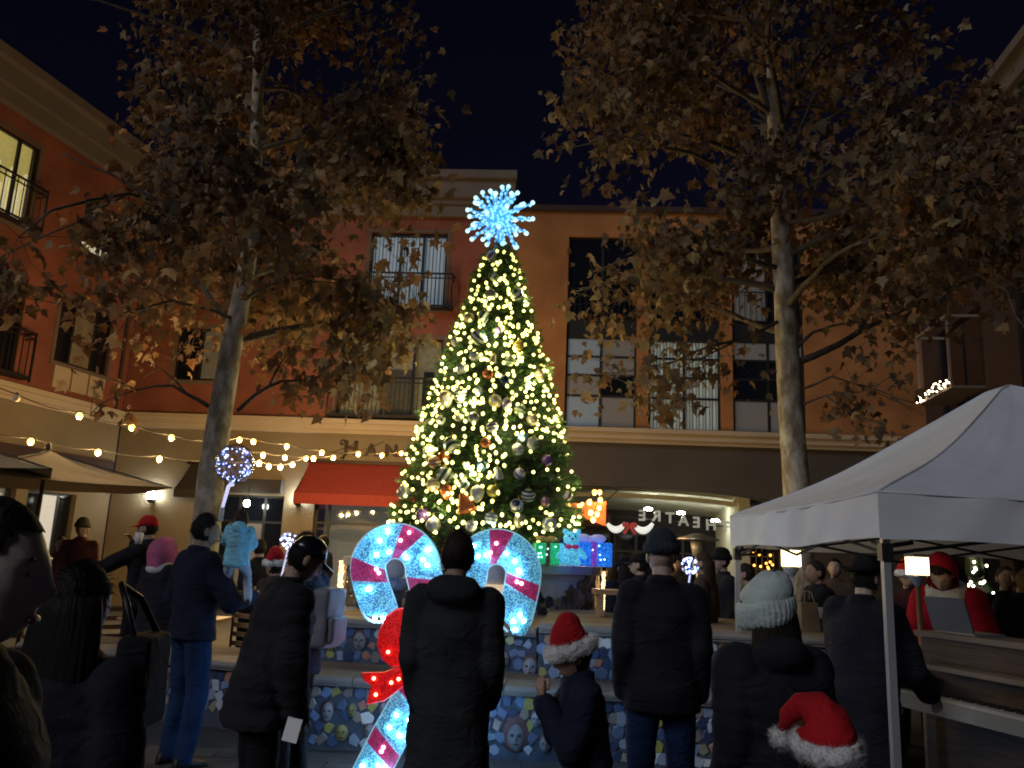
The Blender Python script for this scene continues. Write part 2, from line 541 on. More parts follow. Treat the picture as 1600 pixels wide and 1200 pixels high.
# up-wash of the passage ceiling from its wall lamps
# shop interiors
for a, b, mt_ in ((-8.0, -5.95, 'shop_glow'), (-5.12, -1.25, 'shop_glow')):
    m = MB(); FB.box(m, a - .3, b + .3, 0, 3.4, -2.3, -2.2); m.build('room_backing', mt_, B)  # glowing panel stands for the lit shop room; light put into its material
window(FB, B, -5.12, -1.25, .05, 3.0, vs=(-4.75, -3.1, -2.45), hs=(2.35,), d=-.2, name='shop_window')
window(FB, B, -8.0, -5.95, .05, 3.0, vs=(-7.2, -6.5), hs=(2.3,), d=-.2, name='shop_window', fill='dark_glass', glass=False, cells=['dark_glass', 'dark_glass', 'lit_dim_pane', 'dark_glass', 'dark_glass', 'dark_glass'])
m = MB(); FB.box(m, -5.0, -3.9, .4, 1.9, -1.6, -1.55); m.build('interior_screen', mat('screen_panel', (.35, .33, .3), .8, emit=(.6, .6, .55), es=.10), B)
for a in (-2.9, -2.3):
    m = MB(); FB.box(m, a, a + .45, 1.75, 2.6, -1.9, -1.86); pc = m.build('poster', mat('print%d' % int(-a * 10), (.4, .4, .38), .7, emit=(.6, .62, .58), es=.12, var=.6, vs=9), B)
# upper windows
w = window(FB, B, -4.15, -1.98, 8.3, 10.52, vs=(-3.3, -2.66), blind='lit_blind', slats=.10, sur=True)
railing(FB, B, -4.3, -1.72, 8.3, 9.22, n=22)
w = window(FB, B, -4.75, -1.93, 5.2, 7.43, vs=(-3.55, -2.72), blind='lit_room_dim', sur=True)
m = MB(); FB.box(m, -3.45, -2.75, 5.25, 6.6, -.235, -.225); m.build('curtain', 'curtain_dim', w)
m = MB(); FB.box(m, -2.45, -2.15, 5.3, 6.55, -.235, -.226); m.build('chair_back', 'black_plastic', w)
railing(FB, B, -4.95, -1.75, 5.22, 6.25, n=26)
window(FB, B, -9.4, -8.02, 6.08, 7.57, vs=(-8.7,), glass=False, fill='dark_glass', cells=['dark_glass', 'grey_blind'], sur=True)
w = window(FB, B, -8.75, -7.3, 9.05, 10.45, vs=(-8.0,), blind='dark_glass', sur=True)
m = MB(); FB.box(m, -8.7, -7.35, 9.1, 9.55, -.2, -.19); m.build('lit_blind', 'lit_room_dim', w)
# right window bank: three bays
bays = ((1.43, 3.34), (3.66, 5.58), (5.9, 7.8))
for i, (a, b) in enumerate(bays):
    mid = (a + b) / 2
    window(FB, B, a, b, 8.12, 10.52, vs=(mid,), glass=False, fill='dark_glass', d=-.14, cells=['dark_glass', 'dark_glass'] if i < 2 else ['lit_dim_pane', 'dark_glass'])
    m = MB(); FB.box(m, a, b, 7.64, 8.12, -.28, -.12); m.build('spandrel', 'frame_black', B)
    m = MB(); FB.box(m, a, b, 8.17, 8.2, -.10, -.07)
    for q in range(13):
        s = a + .05 + (b - a - .1) * q / 12
        FB.box(m, s, s + .015, 8.2, 9.0, -.095, -.075)
    FB.box(m, a, b, 9.0, 9.03, -.10, -.07)
    m.build('balcony_railing', 'rail_black', B)
    if i == 0:
        cells = ['lit_blue_pane', 'lit_dim_pane', 'lit_blue_pane', 'lit_blue_pane', 'lit_dim_pane', 'dark_glass', 'lit_dim_pane', 'lit_dim_pane']
        window(FB, B, a, b, 5.11, 7.64, vs=(mid,), hs=(6.0, 6.57, 7.09), d=-.14, cells=cells)
    elif i == 1:
        window(FB, B, a, b, 5.11, 7.64, vs=(mid,), hs=(6.0, 6.57, 7.09), d=-.14, blind='lit_blind_warm', slats=.085)
    else:
        window(FB, B, a, b, 5.11, 7.64, vs=(mid, b - .45), hs=(6.0, 6.57, 7.09), d=-.14, glass=False, fill='dark_glass', cells=['lit_dim_pane', 'dark_glass', 'dark_glass', 'lit_dim_pane'] * 3)
m = MB(); FB.box(m, -10.6, 10.8, 4.73, 11.2, -1.0, -.9); m.build('room_backing', 'frame_black', B)  # black sheet added behind the windows to block light; rooms' dark is its colour

# left wing
L = empty('left_wing_building', FL.p(0, 0), 'red stucco wing at the photo\'s left edge with yellow lit top window', 'building')
holes = [(.8, 2.66, 5.95, 7.6), (3.75, 6.6, 5.25, 7.7), (4.05, 7.0, 8.8, 10.9), (1.0, 2.4, 9.0, 10.4)]
m = MB(); FL.wall(m, .02, 14, 5.1, 11.4, holes, -.3, 0); m.build('red_wall', 'red_stucco', L)
m = MB()
FL.box(m, -.4, 14, 11.4, 11.75, -.3, .22); FL.box(m, -.4, 14, 11.75, 12.2, -.3, .34); FL.box(m, -.4, 14, 12.2, 12.45, -.3, .55)
m.build('cornice', 'cornice_plaster', L)
m = MB(); FL.box(m, -.12, 14, 4.72, 4.82, -.3, .10); FL.box(m, -.2, 14, 4.82, 4.98, -.3, .18); FL.box(m, -.28, 14, 4.98, 5.1, -.3, .26); m.build('ledge', 'pale_trim', L)
m = MB(); FL.wall(m, .02, 14, 0, 4.72, [(1.2, 2.75, 0, 2.75), (3.1, 6.5, 0.6, 2.8)], -.35, -.02); m.build('shop_wall', 'beige_stucco', L)
m = MB(); FL.box(m, .1, 14, 3.35, 3.75, -.019, .05); m.build('sign_band', 'dark_stucco', L)
m = MB(); FL.box(m, .1, 14, 0, 11.2, -1.4, -1.3); m.build('room_backing', 'frame_black', L)  # added black backing keeps light out; unlit rooms are only its colour
m = MB(); m.tube([FL.p(.35, 5.12, .06), FL.p(.35, 11.3, .06)], .045, 8); m.build('downspout', 'dark_stucco', L)
window(FL, L, .8, 2.66, 5.95, 7.6, vs=(1.35, 2.1), glass=False, cells=['dark_glass', 'curtain_dim', 'dark_glass'], sur=True)
for a, b in ((.86, 1.4), (1.46, 2.0), (2.06, 2.6)):
    m = MB(); FL.box(m, a, b, 5.3, 5.85, .002, .035); m.build('apron_panel', 'pale_trim', L)
window(FL, L, 3.75, 6.6, 5.25, 7.7, vs=(5.2,), glass=False)
railing(FL, L, 3.55, 6.8, 5.3, 6.35, n=18)
window(FL, L, 4.05, 7.0, 8.8, 10.9, vs=(4.55, 5.6), blind='lit_room_yellow', sur=True)
m = MB()
for q in range(10): FL.box(m, 4.1 + q * .13, 4.16 + q * .13, 8.86, 10.2 - (q % 3) * .25, -.215, -.2)
m.build('curtain', 'lit_strip', L)
w = window(FL, L, 1.0, 2.4, 9.0, 10.4, vs=(1.45,), blind='dark_glass')
m = MB(); FL.box(m, 1.02, 2.3, 9.06, 9.3, -.2, -.19); m.build('lit_blind', 'lit_strip', w)
railing(FL, L, 3.9, 7.1, 8.85, 9.8, n=18)
window(FL, L, 1.2, 2.75, .03, 2.75, vs=(1.62, 2.2), d=-.2, glass=False, cells=['dark_glass', 'shop_white', 'dark_glass'], name='shop_door')
w = window(FL, L, 3.1, 6.5, .6, 2.8, vs=(4.2, 5.3), hs=(2.3,), d=-.2, blind='shop_glow', name='shop_window')
m = MB(); FL.box(m, 3.55, 4.0, 2.0, 2.32, -.3, -.29); m.build('lit_menu', 'shop_white', w)

# right wing
Rw = empty('right_wing_building', FR.p(0, 0), 'dark unlit wing at the photo\'s right edge behind the white tent', 'building')
m = MB(); FR.wall(m, -.5, 14, 0, 11.35, [(1.0, 3.6, 5.3, 7.6), (5.2, 8.0, 5.3, 7.6), (1.2, 3.4, 8.3, 10.2), (.6, 3.6, .2, 2.6), (4.2, 8.2, .2, 2.6)], -.3, 0); m.build('wall', 'dark_stucco', Rw)
m = MB(); FR.box(m, -.3, 14, 11.35, 11.8, -.3, .25); FR.box(m, -.3, 14, 11.8, 12.0, -.3, .4); m.build('cornice', 'cornice_plaster', Rw)
for a, b, c, d in ((1.0, 3.6, 5.3, 7.6), (5.2, 8.0, 5.3, 7.6), (1.2, 3.4, 8.3, 10.2)): window(FR, Rw, a, b, c, d, vs=((a + b) / 2,), glass=False)
for a, b in ((.6, 3.6), (4.2, 8.2)): window(FR, Rw, a, b, .2, 2.6, vs=((a * 2 + b) / 3, (a + 2 * b) / 3), glass=False, cells=['dark_glass', 'lit_dim_pane', 'dark_glass'], name='shop_window')
m = MB(); FR.box(m, .1, 14, 0, 11, -1.4, -1.3); m.build('room_backing', 'frame_black', Rw)  # black plane added to stop light, its colour standing for dark rooms
for z0, z1 in ((5.75, 7.35), (8.5, 10.1)):
    m = MB()
    for s in (1.5, 3.4): FR.box(m, s, s + .05, z0, z1, .64, .69)
    FR.box(m, 1.5, 3.48, z1, z1 + .06, .63, .70); FR.box(m, 1.5, 1.55, z1, z1 + .055, 0, .63); FR.box(m, 3.43, 3.48, z1, z1 + .055, 0, .63)
    FR.box(m, 1.4, 3.56, z0 - .05, z0, 0, .70)
    FR.box(m, 1.5, 3.48, z0 + .02, z0 + .06, .645, .675)
    m.build('balcony_frame', mat('balcony_frame%d' % int(z0), (.22, .19, .18), .6), Rw)
# ---------------------------------------------------------------- sycamore trees
def px_of(p):
    q = p - CP; zc = q.dot(fw)
    return 800 + FPX * q.dot(rtv) / zc, 600 - FPX * q.dot(upv) / zc
def bark_mat():
    m = mat('bark', (.3, .25, .2), .9, bump=.5, bs=22)
    n = m.node_tree; b = n.nodes['Principled BSDF']
    tc = n.nodes.new('ShaderNodeTexCoord'); mp = n.nodes.new('ShaderNodeMapping'); mp.inputs['Scale'].default_value = (5, 5, 2.2)
    nz = n.nodes.new('ShaderNodeTexNoise'); nz.inputs['Scale'].default_value = 1.6; nz.inputs['Detail'].default_value = 7; nz.inputs['Roughness'].default_value = .65
    cr = n.nodes.new('ShaderNodeValToRGB')
    e = cr.color_ramp.elements
    e[0].position = .34; e[0].color = (.17, .125, .085, 1)
    e[1].position = .66; e[1].color = (.56, .48, .37, 1)
    x = e.new(.48); x.color = (.32, .25, .175, 1)
    x = e.new(.55); x.color = (.42, .36, .28, 1)
    n.links.new(tc.outputs['Object'], mp.inputs[0]); n.links.new(mp.outputs[0], nz.inputs['Vector'])
    n.links.new(nz.outputs['Fac'], cr.inputs[0]); n.links.new(cr.outputs[0], b.inputs['Base Color'])
bark_mat()
mat('bark_dark', (.10, .075, .055), .9, var=.4, vs=9, bump=.4, bs=30)
mat('leaf_piece', objcol=True, rough=.7, spec=.25, var=.2, vs=30)
mat('leaf_mass', attr=True, rough=.7, spec=.25)
add_translucency('leaf_piece', None, .38); add_translucency('leaf_mass', None, .38)

# palmate five-lobed leaf outline, base at origin, tip along +Y, unit length
LEAF = [(0, .02), (.14, -.06), (.42, .02), (.33, .16), (.58, .40), (.30, .42), (.24, .56), (.0, 1.0), (-.24, .56), (-.30, .42), (-.58, .40), (-.33, .16), (-.42, .02), (-.14, -.06)]
def leaf_pts(size, curl):
    out = []
    for x, y in LEAF:
        z = -curl * (x * x * 1.6 + (y - .35) ** 2 * .9)
        out.append(Vector((x * size, y * size, z * size)))
    out.append(Vector((0, .35 * size, 0)))
    return out
NL = len(LEAF)
LF = [(NL, i, (i + 1) % NL) for i in range(NL)]
leaf_meshes = []
for k in range(6):
    q = MB(); q.add(leaf_pts(1.0, .15 + .14 * k), LF)
    leaf_meshes.append(q.mesh('leaf', 'leaf_piece'))
LEAFCOL = [(.34, .21, .095), (.42, .28, .13), (.27, .16, .085), (.20, .12, .075), (.31, .21, .12), (.34, .17, .075), (.46, .34, .19), (.18, .11, .075), (.25, .18, .11)]

def curve_pts(a, d, L, n, droop, wob, rg):
    p = Vector(a); d = Vector(d).normalized(); out = [p.copy()]
    for i in range(n):
        d = (d + Vector((rg.uniform(-wob, wob), rg.uniform(-wob, wob), rg.uniform(-wob, wob) - droop))).normalized()
        p = p + d * (L / n); out.append(p.copy())
    return out

def sycamore(name, label, trunk, rads, limbs, radius, zlo, nleaf, seed, extra=(), keep=None):
    rg = random.Random(seed)
    root = empty(name, (trunk[0][0], trunk[0][1], 0), label, 'tree', 'sycamore trees on the plaza')
    tm = MB(); tm.tube(trunk, rads, 18)
    lm = []
    tips = []
    tp = [Vector(p) for p in trunk]
    def along(z):
        for i in range(len(tp) - 1):
            if tp[i].z <= z <= tp[i + 1].z:
                t = (z - tp[i].z) / (tp[i + 1].z - tp[i].z)
                return tp[i].lerp(tp[i + 1], t), rads[i] + (rads[i + 1] - rads[i]) * t
        return tp[-1], rads[-1]
    def grow(pts, r0, depth):
        n = len(pts)
        x_, y_ = px_of(pts[-1])
        if depth and (668 < x_ < 875 or (x_ < 215 and y_ < 300)): return
        lm.append((pts, [max(.006, r0 * (1 - .85 * i / (n - 1))) for i in range(n)]))
        if depth >= 2:
            tips.extend(pts[1:]); return
        L = sum((pts[i + 1] - pts[i]).length for i in range(n - 1))
        for k in range(3 if depth == 0 else 3):
            i = rg.randint(max(1, n // 3), n - 1)
            d = (pts[i] - pts[i - 1]).normalized() + Vector((rg.uniform(-1, 1), rg.uniform(-1, 1), rg.uniform(-.55, .5))) * .85
            sub = curve_pts(pts[i], d, L * rg.uniform(.42, .62), 6, .03, .22, rg)
            grow(sub, r0 * (1 - .85 * i / (n - 1)) * .75, depth + 1)
        if depth == 1: tips.extend(pts[2:])
    for i in range(limbs):
        z = zlo + (tp[-1].z - zlo) * (i + .5) / limbs + rg.uniform(-.2, .2)
        p, r = along(z)
        a = i * 2.4 + rg.uniform(-.4, .4)
        d = Vector((math.cos(a), math.sin(a), rg.uniform(.15, .75)))
        L = radius * rg.uniform(.62, .98) * (1.0 if z < tp[-1].z * .8 else .8)
        grow(curve_pts(p, d, L, 8, .02, .16, rg), min(r * .5, .055), 0)
    for pts, r in extra:
        pts = [Vector(p) for p in pts]
        sm = []
        for i in range(len(pts) - 1):
            for t in (0, .5): sm.append(pts[i].lerp(pts[i + 1], t) + Vector((0, 0, rg.uniform(-.03, .03))))
        sm.append(pts[-1]); grow(sm, r, 1)
    tm.build('trunk', 'bark', root, smooth=True)
    bm_ = MB()
    for pts, rr in lm: bm_.tube(pts, rr, 6)
    # leaves in hanging sprays along the twigs
    leaves = []; twigs = []
    while len(leaves) < nleaf:
        t = rg.choice(tips)
        c = t + Vector((rg.gauss(0, .24), rg.gauss(0, .24), rg.gauss(-.06, .22)))
        if keep and not keep(c): continue
        base = rg.choice(LEAFCOL)
        twigs.append((t, c))
        for k in range(rg.randint(3, 9)):
            p = c + Vector((rg.gauss(0, .16), rg.gauss(0, .16), rg.gauss(-.03, .15)))
            size = rg.choice((rg.uniform(.06, .11), rg.uniform(.09, .15), rg.uniform(.12, .20)))
            rot = (rg.gauss(-1.35, .5), rg.gauss(0, .5), rg.uniform(0, 2 * PI))
            v = rg.uniform(.40, .95)
            cc = rg.choice(LEAFCOL) if rg.random() < .3 else base
            leaves.append((p, rot, size, tuple(min(1, x * v) for x in cc), rg.randint(0, 5)))
    for a_, b_ in twigs[:2600]:
        bm_.tube([a_, a_.lerp(b_, .5) + Vector((0, 0, .02)), b_], [.005, .004, .002], 3)
    bm_.build('limbs', 'bark_dark', root, smooth=True)
    def shown(l):
        q = l[0] - CP
        zc = q.dot(fw)
        x = 800 + FPX * q.dot(rtv) / zc; y = 600 - FPX * q.dot(upv) / zc
        return -10 < x < 1610 and 20 < y < 800
    leaves.sort(key=lambda l: ((l[0] - CP).length / l[2] * (1 if shown(l) else 9)))
    for p, rot, size, c, k in leaves[:280]:
        o = link('leaf', leaf_meshes[k], root, p - root.location, rot, (size, size, size)); o.color = (*c, 1)
    cm = MB()
    from mathutils import Euler
    for p, rot, size, c, k in leaves[280:]:
        mt = Euler(rot).to_matrix(); cm.tint = c
        cm.add([p + mt @ v for v in leaf_pts(size, .15 + .14 * k)], LF)
    o = cm.build('crown', 'leaf_mass', root); o['kind'] = 'stuff'
    return root

def keep_left(p):
    if p.y < 2: return False
    x, y = px_of(p)
    if y < 260 and rnd.random() < .45: return False
    if y > 655 or x > 690: return False
    if x > 600 and y > 300 and rnd.random() < .5: return False
    if x < 215 and y > 470: return rnd.random() < .12
    if x < 230 and y < 330 and rnd.random() < .85: return False
    if 225 < x < 345 and y > 450 and rnd.random() < .75: return False
    if y > 560 and x < 430: return False
    return True
def keep_right(p):
    x, y = px_of(p)
    if y < 200 and rnd.random() < .5: return False
    if y > 668 or x < 862: return False
    if 862 < x < 1000 and 390 < y and rnd.random() < .75: return False
    if 985 < x < 1140 and 430 < y and rnd.random() < .25: return False
    if 1190 < x < 1262 and y > 380 and rnd.random() < .9: return False
    if x > 1262 and 500 < y and rnd.random() < .85: return False
    if x > 1440 and y > 420: return rnd.random() < .12
    if x > 1440 and rnd.random() < .35: return False
    return True
tl = [at(325, 800, 10), at(330, 740, 10), at(345, 640, 10), at(362, 540, 10.02), at(378, 460, 10.05), at(392, 380, 10.1), at(398, 290, 10.1), at(402, 180, 10.1), at(404, 60, 10.1)]
tl = [Vector((tl[0].x - .02, 10, 0)), Vector((tl[0].x - .01, 10, 1.0))] + tl + [tl[-1] + Vector((.1, 0, 1.6)), tl[-1] + Vector((.2, .1, 3.2))]
SL = sycamore('sycamore_tree', 'mottled sycamore with golden leaves behind the man carrying the child', tl, [.20, .18, .165, .155, .145, .13, .115, .10, .09, .08, .07, .05, .02],
    24, 2.7, 3.9, 15500, 5, keep=keep_left, extra=[
    ([at(340, 640, 10), at(312, 622, 9.9), at(270, 604, 9.8), at(215, 606, 9.7), at(170, 590, 9.6)], .03),
    ([at(372, 640, 10), at(400, 615, 9.9), at(440, 597, 9.8), at(500, 590, 9.6), at(560, 575, 9.5)], .03),
    ([at(370, 500, 10), at(330, 480, 9.7), at(270, 470, 9.4), at(190, 490, 9.1), at(120, 480, 8.8)], .03),
    ([at(385, 420, 10), at(300, 330, 9.2), at(200, 300, 8.4), at(80, 330, 7.6), at(30, 370, 7.2)], .04),
    ([at(380, 470, 10), at(430, 440, 9.6), at(500, 430, 9.3), at(560, 450, 9.1), at(600, 480, 9.0)], .03)])
tr = [at(1245, 770, 11), at(1240, 700, 11), at(1235, 640, 11), at(1230, 540, 11), at(1226, 450, 11), at(1222, 380, 11), at(1216, 290, 11), at(1210, 205, 11), at(1206, 120, 11)]
tr = [Vector((tr[0].x, 11, 0)), Vector((tr[0].x, 11, 1.2))] + tr + [tr[-1] + Vector((-.05, 0, 1.5)), tr[-1] + Vector((0, .1, 3.2))]
SR = sycamore('sycamore_tree', 'tall pale-barked sycamore with brown leaves rising behind the white tent', tr, [.22, .20, .175, .165, .16, .155, .148, .14, .125, .10, .07, .045, .02],
    26, 3.2, 4.2, 18500, 9, keep=keep_right, extra=[
    ([at(1212, 200, 11), at(1180, 110, 11), at(1165, 40, 11)], .07),
    ([at(1214, 210, 11), at(1260, 110, 10.9), at(1300, 50, 10.8)], .07),
    ([at(1232, 560, 11), at(1270, 520, 10.8), at(1330, 500, 10.6), at(1400, 510, 10.3)], .03),
    ([at(1238, 640, 11), at(1290, 615, 10.8), at(1340, 650, 10.6), at(1385, 665, 10.5)], .02),
    ([at(1236, 610, 11), at(1300, 590, 10.8), at(1370, 610, 10.6), at(1430, 630, 10.4)], .02),
    ([at(1225, 500, 11), at(1150, 530, 10.7), at(1090, 545, 10.5), at(1020, 580, 10.3)], .03),
    ([at(1225, 420, 11), at(1100, 390, 10.5), at(1000, 400, 10.1), at(940, 420, 9.8)], .04),
    ([at(1220, 350, 11), at(1330, 330, 10), at(1450, 260, 9.4), at(1580, 230, 9.0)], .04),
    ([at(1218, 300, 11), at(1080, 240, 10.3), at(960, 210, 9.7), at(895, 230, 9.4)], .04)])

# ---------------------------------------------------------------- christmas tree
TC = Vector((-.26, 11.5, 0))
RT = [(1.55, 1.26), (1.8, 1.30), (2.3, 1.25), (3.2, 1.02), (4.1, .80), (5.0, .50), (5.8, .25), (6.08, .06)]
def tree_r(z):
    if z <= RT[0][0]: return RT[0][1]
    for (a, ra), (b, rb) in zip(RT, RT[1:]):
        if a <= z <= b: return ra + (rb - ra) * (z - a) / (b - a)
    return 0.0
def lean_x(z): return .03 * (z - 1.7)
def on_tree(px, py, out=0.0):
    d = ray(px, py)
    best = None
    t = 9.5
    while t < 13:
        p = CP + d * (t / d.y)
        rr = math.hypot(p.x - TC.x - 0 * p.z, p.y - TC.y)
        if rr <= tree_r(p.z) + out: return p
        if best is None or rr - tree_r(p.z) < best[0]: best = (rr - tree_r(p.z), p)
        t += .02
    return best[1]
XT = empty('christmas_tree', (TC.x, TC.y, 1.35), 'tall green christmas tree covered in warm lights on the mosaic planter', 'christmas tree')
m = MB(); m.tube([(TC.x, TC.y, 1.35), (TC.x, TC.y, 4), (TC.x, TC.y, 6.1)], [.12, .08, .02], 10); m.build('trunk', 'bark', XT)
mat('fir', attr=True, rough=.55, spec=.3)
fm = MB()
rg = random.Random(3)
def sprig(mb, base, d, L, n, w):
    d = d.normalized(); u = d.orthogonal().normalized(); v = d.cross(u)
    for k in range(n):
        t = rg.random() ** .8
        p = base + d * (L * t)
        a = rg.uniform(0, 2 * PI)
        nd = (d * .75 + (u * math.cos(a) + v * math.sin(a)) * rg.uniform(.5, .9)).normalized()
        ln = rg.uniform(.055, .10) * (1.1 - .4 * t)
        side = nd.cross(Vector((rg.uniform(-1, 1), rg.uniform(-1, 1), rg.uniform(-1, 1)))).normalized() * w
        g_ = rg.uniform(.6, 1.3)
        mb.tint = (.065 * g_, .140 * g_, .038 * g_)
        mb.add([p - side, p + side, p + nd * ln], [(0, 1, 2)])
nsp = 0
while nsp < 4600:
    z = 1.6 + 4.45 * rg.random() ** 1.45
    a = rg.uniform(0, 2 * PI)
    lay = .5 + .5 * math.sin(z * 15 + 1.2 * math.sin(a * 3))
    rr = tree_r(z) * (.86 + .16 * lay) + .02
    f_ = 1.0 if rg.random() < .7 else rg.uniform(.7, .95)
    dr = Vector((math.cos(a), math.sin(a), rg.uniform(-.35, .35)))
    L_ = rg.uniform(.16, .30)
    b_ = Vector((TC.x + math.cos(a) * (rr * f_ - L_ * .75), TC.y + math.sin(a) * (rr * f_ - L_ * .75), z))
    sprig(fm, b_, dr + Vector((rg.gauss(0, .25), rg.gauss(0, .25), 0)), L_, 26, .006)
    nsp += 1
o = fm.build('crown', 'fir', XT); o['kind'] = 'stuff'
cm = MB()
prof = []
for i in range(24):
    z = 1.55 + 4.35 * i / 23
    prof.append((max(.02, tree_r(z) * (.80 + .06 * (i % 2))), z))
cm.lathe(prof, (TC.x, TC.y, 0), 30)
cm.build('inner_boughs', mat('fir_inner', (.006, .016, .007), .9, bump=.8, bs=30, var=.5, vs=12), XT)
# boughs poking out at the sides
for px, py in ((655, 600), (672, 603), (905, 745), (618, 770)):
    pass

# light string on the tree: bulbs as parts
LS = empty('tree_light_string', (TC.x, TC.y, 1.4), 'warm white bulb string wound all over the christmas tree', 'string lights')
mat('tree_bulb', (.9, .85, .6), .3, emit=(1.0, .91, .24), es=3.6)
bm_ = MB(); bm_.sphere((0, 0, 0), .0225, 8, 6, (1, 1, 1.25))
bulb_me = bm_.mesh('bulb', 'tree_bulb', True)
cand = []
rg = random.Random(21)
while len(cand) < 860:
    z = rg.uniform(1.65, 5.95)
    if rg.random() > tree_r(z) / 1.3 + .06: continue
    a = (-PI / 2 + math.asin(rg.uniform(-1, 1))) if len(cand) < 690 else rg.uniform(0, PI)
    rr = tree_r(z) * rg.uniform(.97, 1.06) + .015
    p = Vector((TC.x + math.cos(a) * rr, TC.y + math.sin(a) * rr, z))
    x, y = px_of(p)
    if math.sin(a) < .3:
        if 790 < x < 905 and 690 < y < 800 and rg.random() < .82: continue
        if 740 < x < 800 and 740 < y < 830 and rg.random() < .35: continue
        if y > 825 and rg.random() < .5: continue
    cand.append((p, math.sin(a)))
cand.sort(key=lambda c: c[1])
mass = MB()
for i, (p, s_) in enumerate(cand):
    if i < 300:
        link('bulb', bulb_me, LS, p - LS.location, (rg.uniform(-.6, .6), rg.uniform(-.6, .6), 0))
    else:
        mass.sphere(p, .0225, 6, 5)
o = mass.build('further_bulbs', 'tree_bulb', LS, True); o['kind'] = 'stuff'
for k in range(40):   # the string's own light
    z = 1.75 + 4.0 * (1 - math.sqrt(1 - (k + .5) / 40)); a = k * 2.4
    p = Vector((TC.x + math.cos(a) * (tree_r(z) + .10), TC.y + math.sin(a) * (tree_r(z) + .10), z))
    x, y = px_of(p)
    if math.sin(a) < .3 and 790 < x < 905 and 690 < y < 800: continue
    ld = bpy.data.lights.new('bulb_light', 'POINT'); ld.energy = 7.5; ld.color = (1.0, .86, .42); ld.shadow_soft_size = .05
    lo = bpy.data.objects.new('bulb_light', ld); COL.objects.link(lo); lo.parent = LS; lo.location = p - LS.location
wm = MB()
for q in range(7):
    pts = []
    for i in range(60):
        z = 1.75 + 4.1 * i / 59; a = q * .9 + i * .42
        rr = tree_r(z) * .97
        pts.append((TC.x + math.cos(a) * rr, TC.y + math.sin(a) * rr, z + .05 * math.sin(i * 1.7)))
    wm.tube(pts, .004, 4)
wm.build('wire', mat('green_wire', (.01, .03, .012), .6), LS)

# starburst topper
ST = at(781, 341, 11.5)
SB = empty('starburst_topper', (ST.x, ST.y, ST.z - .45), 'spiky glowing blue starburst on top of the christmas tree', 'tree topper')
mat('star_bulb', (.8, .9, 1), .3, emit=(.20, .66, .95), es=1.15)
mat('star_tip', (.8, .9, 1), .3, emit=(.50, .90, 1.0), es=1.3)
mat('star_rod', (.3, .4, .5), .4, emit=(.03, .26, .70), es=1.0)
nsp = 46
for i in range(nsp):
    zf = 1 - 2 * (i + .5) / nsp; a = i * 2.39996
    rr = math.sqrt(1 - zf * zf)
    d = Vector((rr * math.cos(a), rr * math.sin(a), zf))
    Ls = rg.uniform(.43, .54)
    m = MB(); m.tube([ST + d * .02, ST + d * Ls], [.024, .013], 6)
    sp = m.build('spike', 'star_rod', SB)
    m = MB()
    for k in range(6):
        q = ST + d * (Ls * (.28 + .125 * k)); off = d.orthogonal().normalized() * .014
        off = Matrix.Rotation(k * 2.0 + i, 3, d) @ off
        m.sphere(q + off * 1.3, .024, 6, 5)
    m.build('bulb', 'star_bulb', sp, True)
    m = MB(); m.sphere(ST + d * Ls, .034, 8, 6); m.build('tip_bulb', 'star_tip', sp, True)
m = MB(); m.sphere(ST, .07, 12, 8); m.tube([ST - Vector((0, 0, .45)), ST], .015, 6); m.tube([ST + Vector((0, 0, .3)), ST + Vector((0, 0, .52))], .006, 5); m.build('hub', 'star_rod', SB, True)

# ornaments
def stripe_mat(name, c1, c2, scale=10, swirl=True, metal=0.0):
    m = mat(name, c1, .22, metal, spec=.6)
    n = m.node_tree; b = n.nodes['Principled BSDF']
    tc = n.nodes.new('ShaderNodeTexCoord')
    w = n.nodes.new('ShaderNodeTexWave'); w.wave_type = 'BANDS'; w.bands_direction = 'DIAGONAL' if swirl else 'Z'
    w.inputs['Scale'].default_value = scale; w.inputs['Distortion'].default_value = 1.2 if swirl else 0.2; w.inputs['Detail'].default_value = 0
    cr = n.nodes.new('ShaderNodeValToRGB'); cr.color_ramp.interpolation = 'CONSTANT'
    cr.color_ramp.elements[0].color = (*c1, 1); cr.color_ramp.elements[1].position = .5; cr.color_ramp.elements[1].color = (*c2, 1)
    n.links.new(tc.outputs['Object'], w.inputs['Vector']); n.links.new(w.outputs['Fac'], cr.inputs[0]); n.links.new(cr.outputs[0], b.inputs['Base Color'])
WG = ((.75, .75, .7), (.03, .09, .07))
OM = {}
def omat(kind, col):
    k = (kind, col)
    if k in OM: return OM[k]
    name = 'ornament_%s_%d' % (kind, len(OM))
    if kind == 'swirl': stripe_mat(name, (.75, .75, .72), col, 5)
    elif kind == 'band': stripe_mat(name, (.7, .68, .6), col, 7, False)
    else: mat(name, col, .18, .35, spec=.6)
    OM[k] = name
    return name
mat('gold_cap', (.6, .45, .15), .3, .9)
def ball_profile(shape, r):
    out = []
    for i in range(13):
        th = -PI / 2 + PI * i / 12
        x, z = max(.0005, math.cos(th) * r), math.sin(th) * r
        if shape == 'onion':
            if z < 0: z *= 1.5; x *= (1 - .25 * (-math.sin(th)) ** 2)
        if shape == 'disc': z *= .45
        if shape == 'bell': x = r * (.35 + .65 * (1 - i / 12)) if 0 < i < 12 else .0005; z = -r + 2 * r * i / 12
        out.append((x, z))
    return out
K = {'white': (.7, .7, .68), 'silver': (.42, .44, .46), 'gold': (.55, .38, .10), 'yellow': (.65, .52, .12), 'orange': (.55, .16, .05), 'green': (.16, .34, .07), 'navy': (.03, .05, .13),
     'blue': (.08, .22, .5), 'purple': (.22, .12, .34), 'red-brown': (.35, .10, .05), 'cream': (.65, .58, .38), 'pink': (.5, .25, .32), 'dark': (.03, .08, .06)}
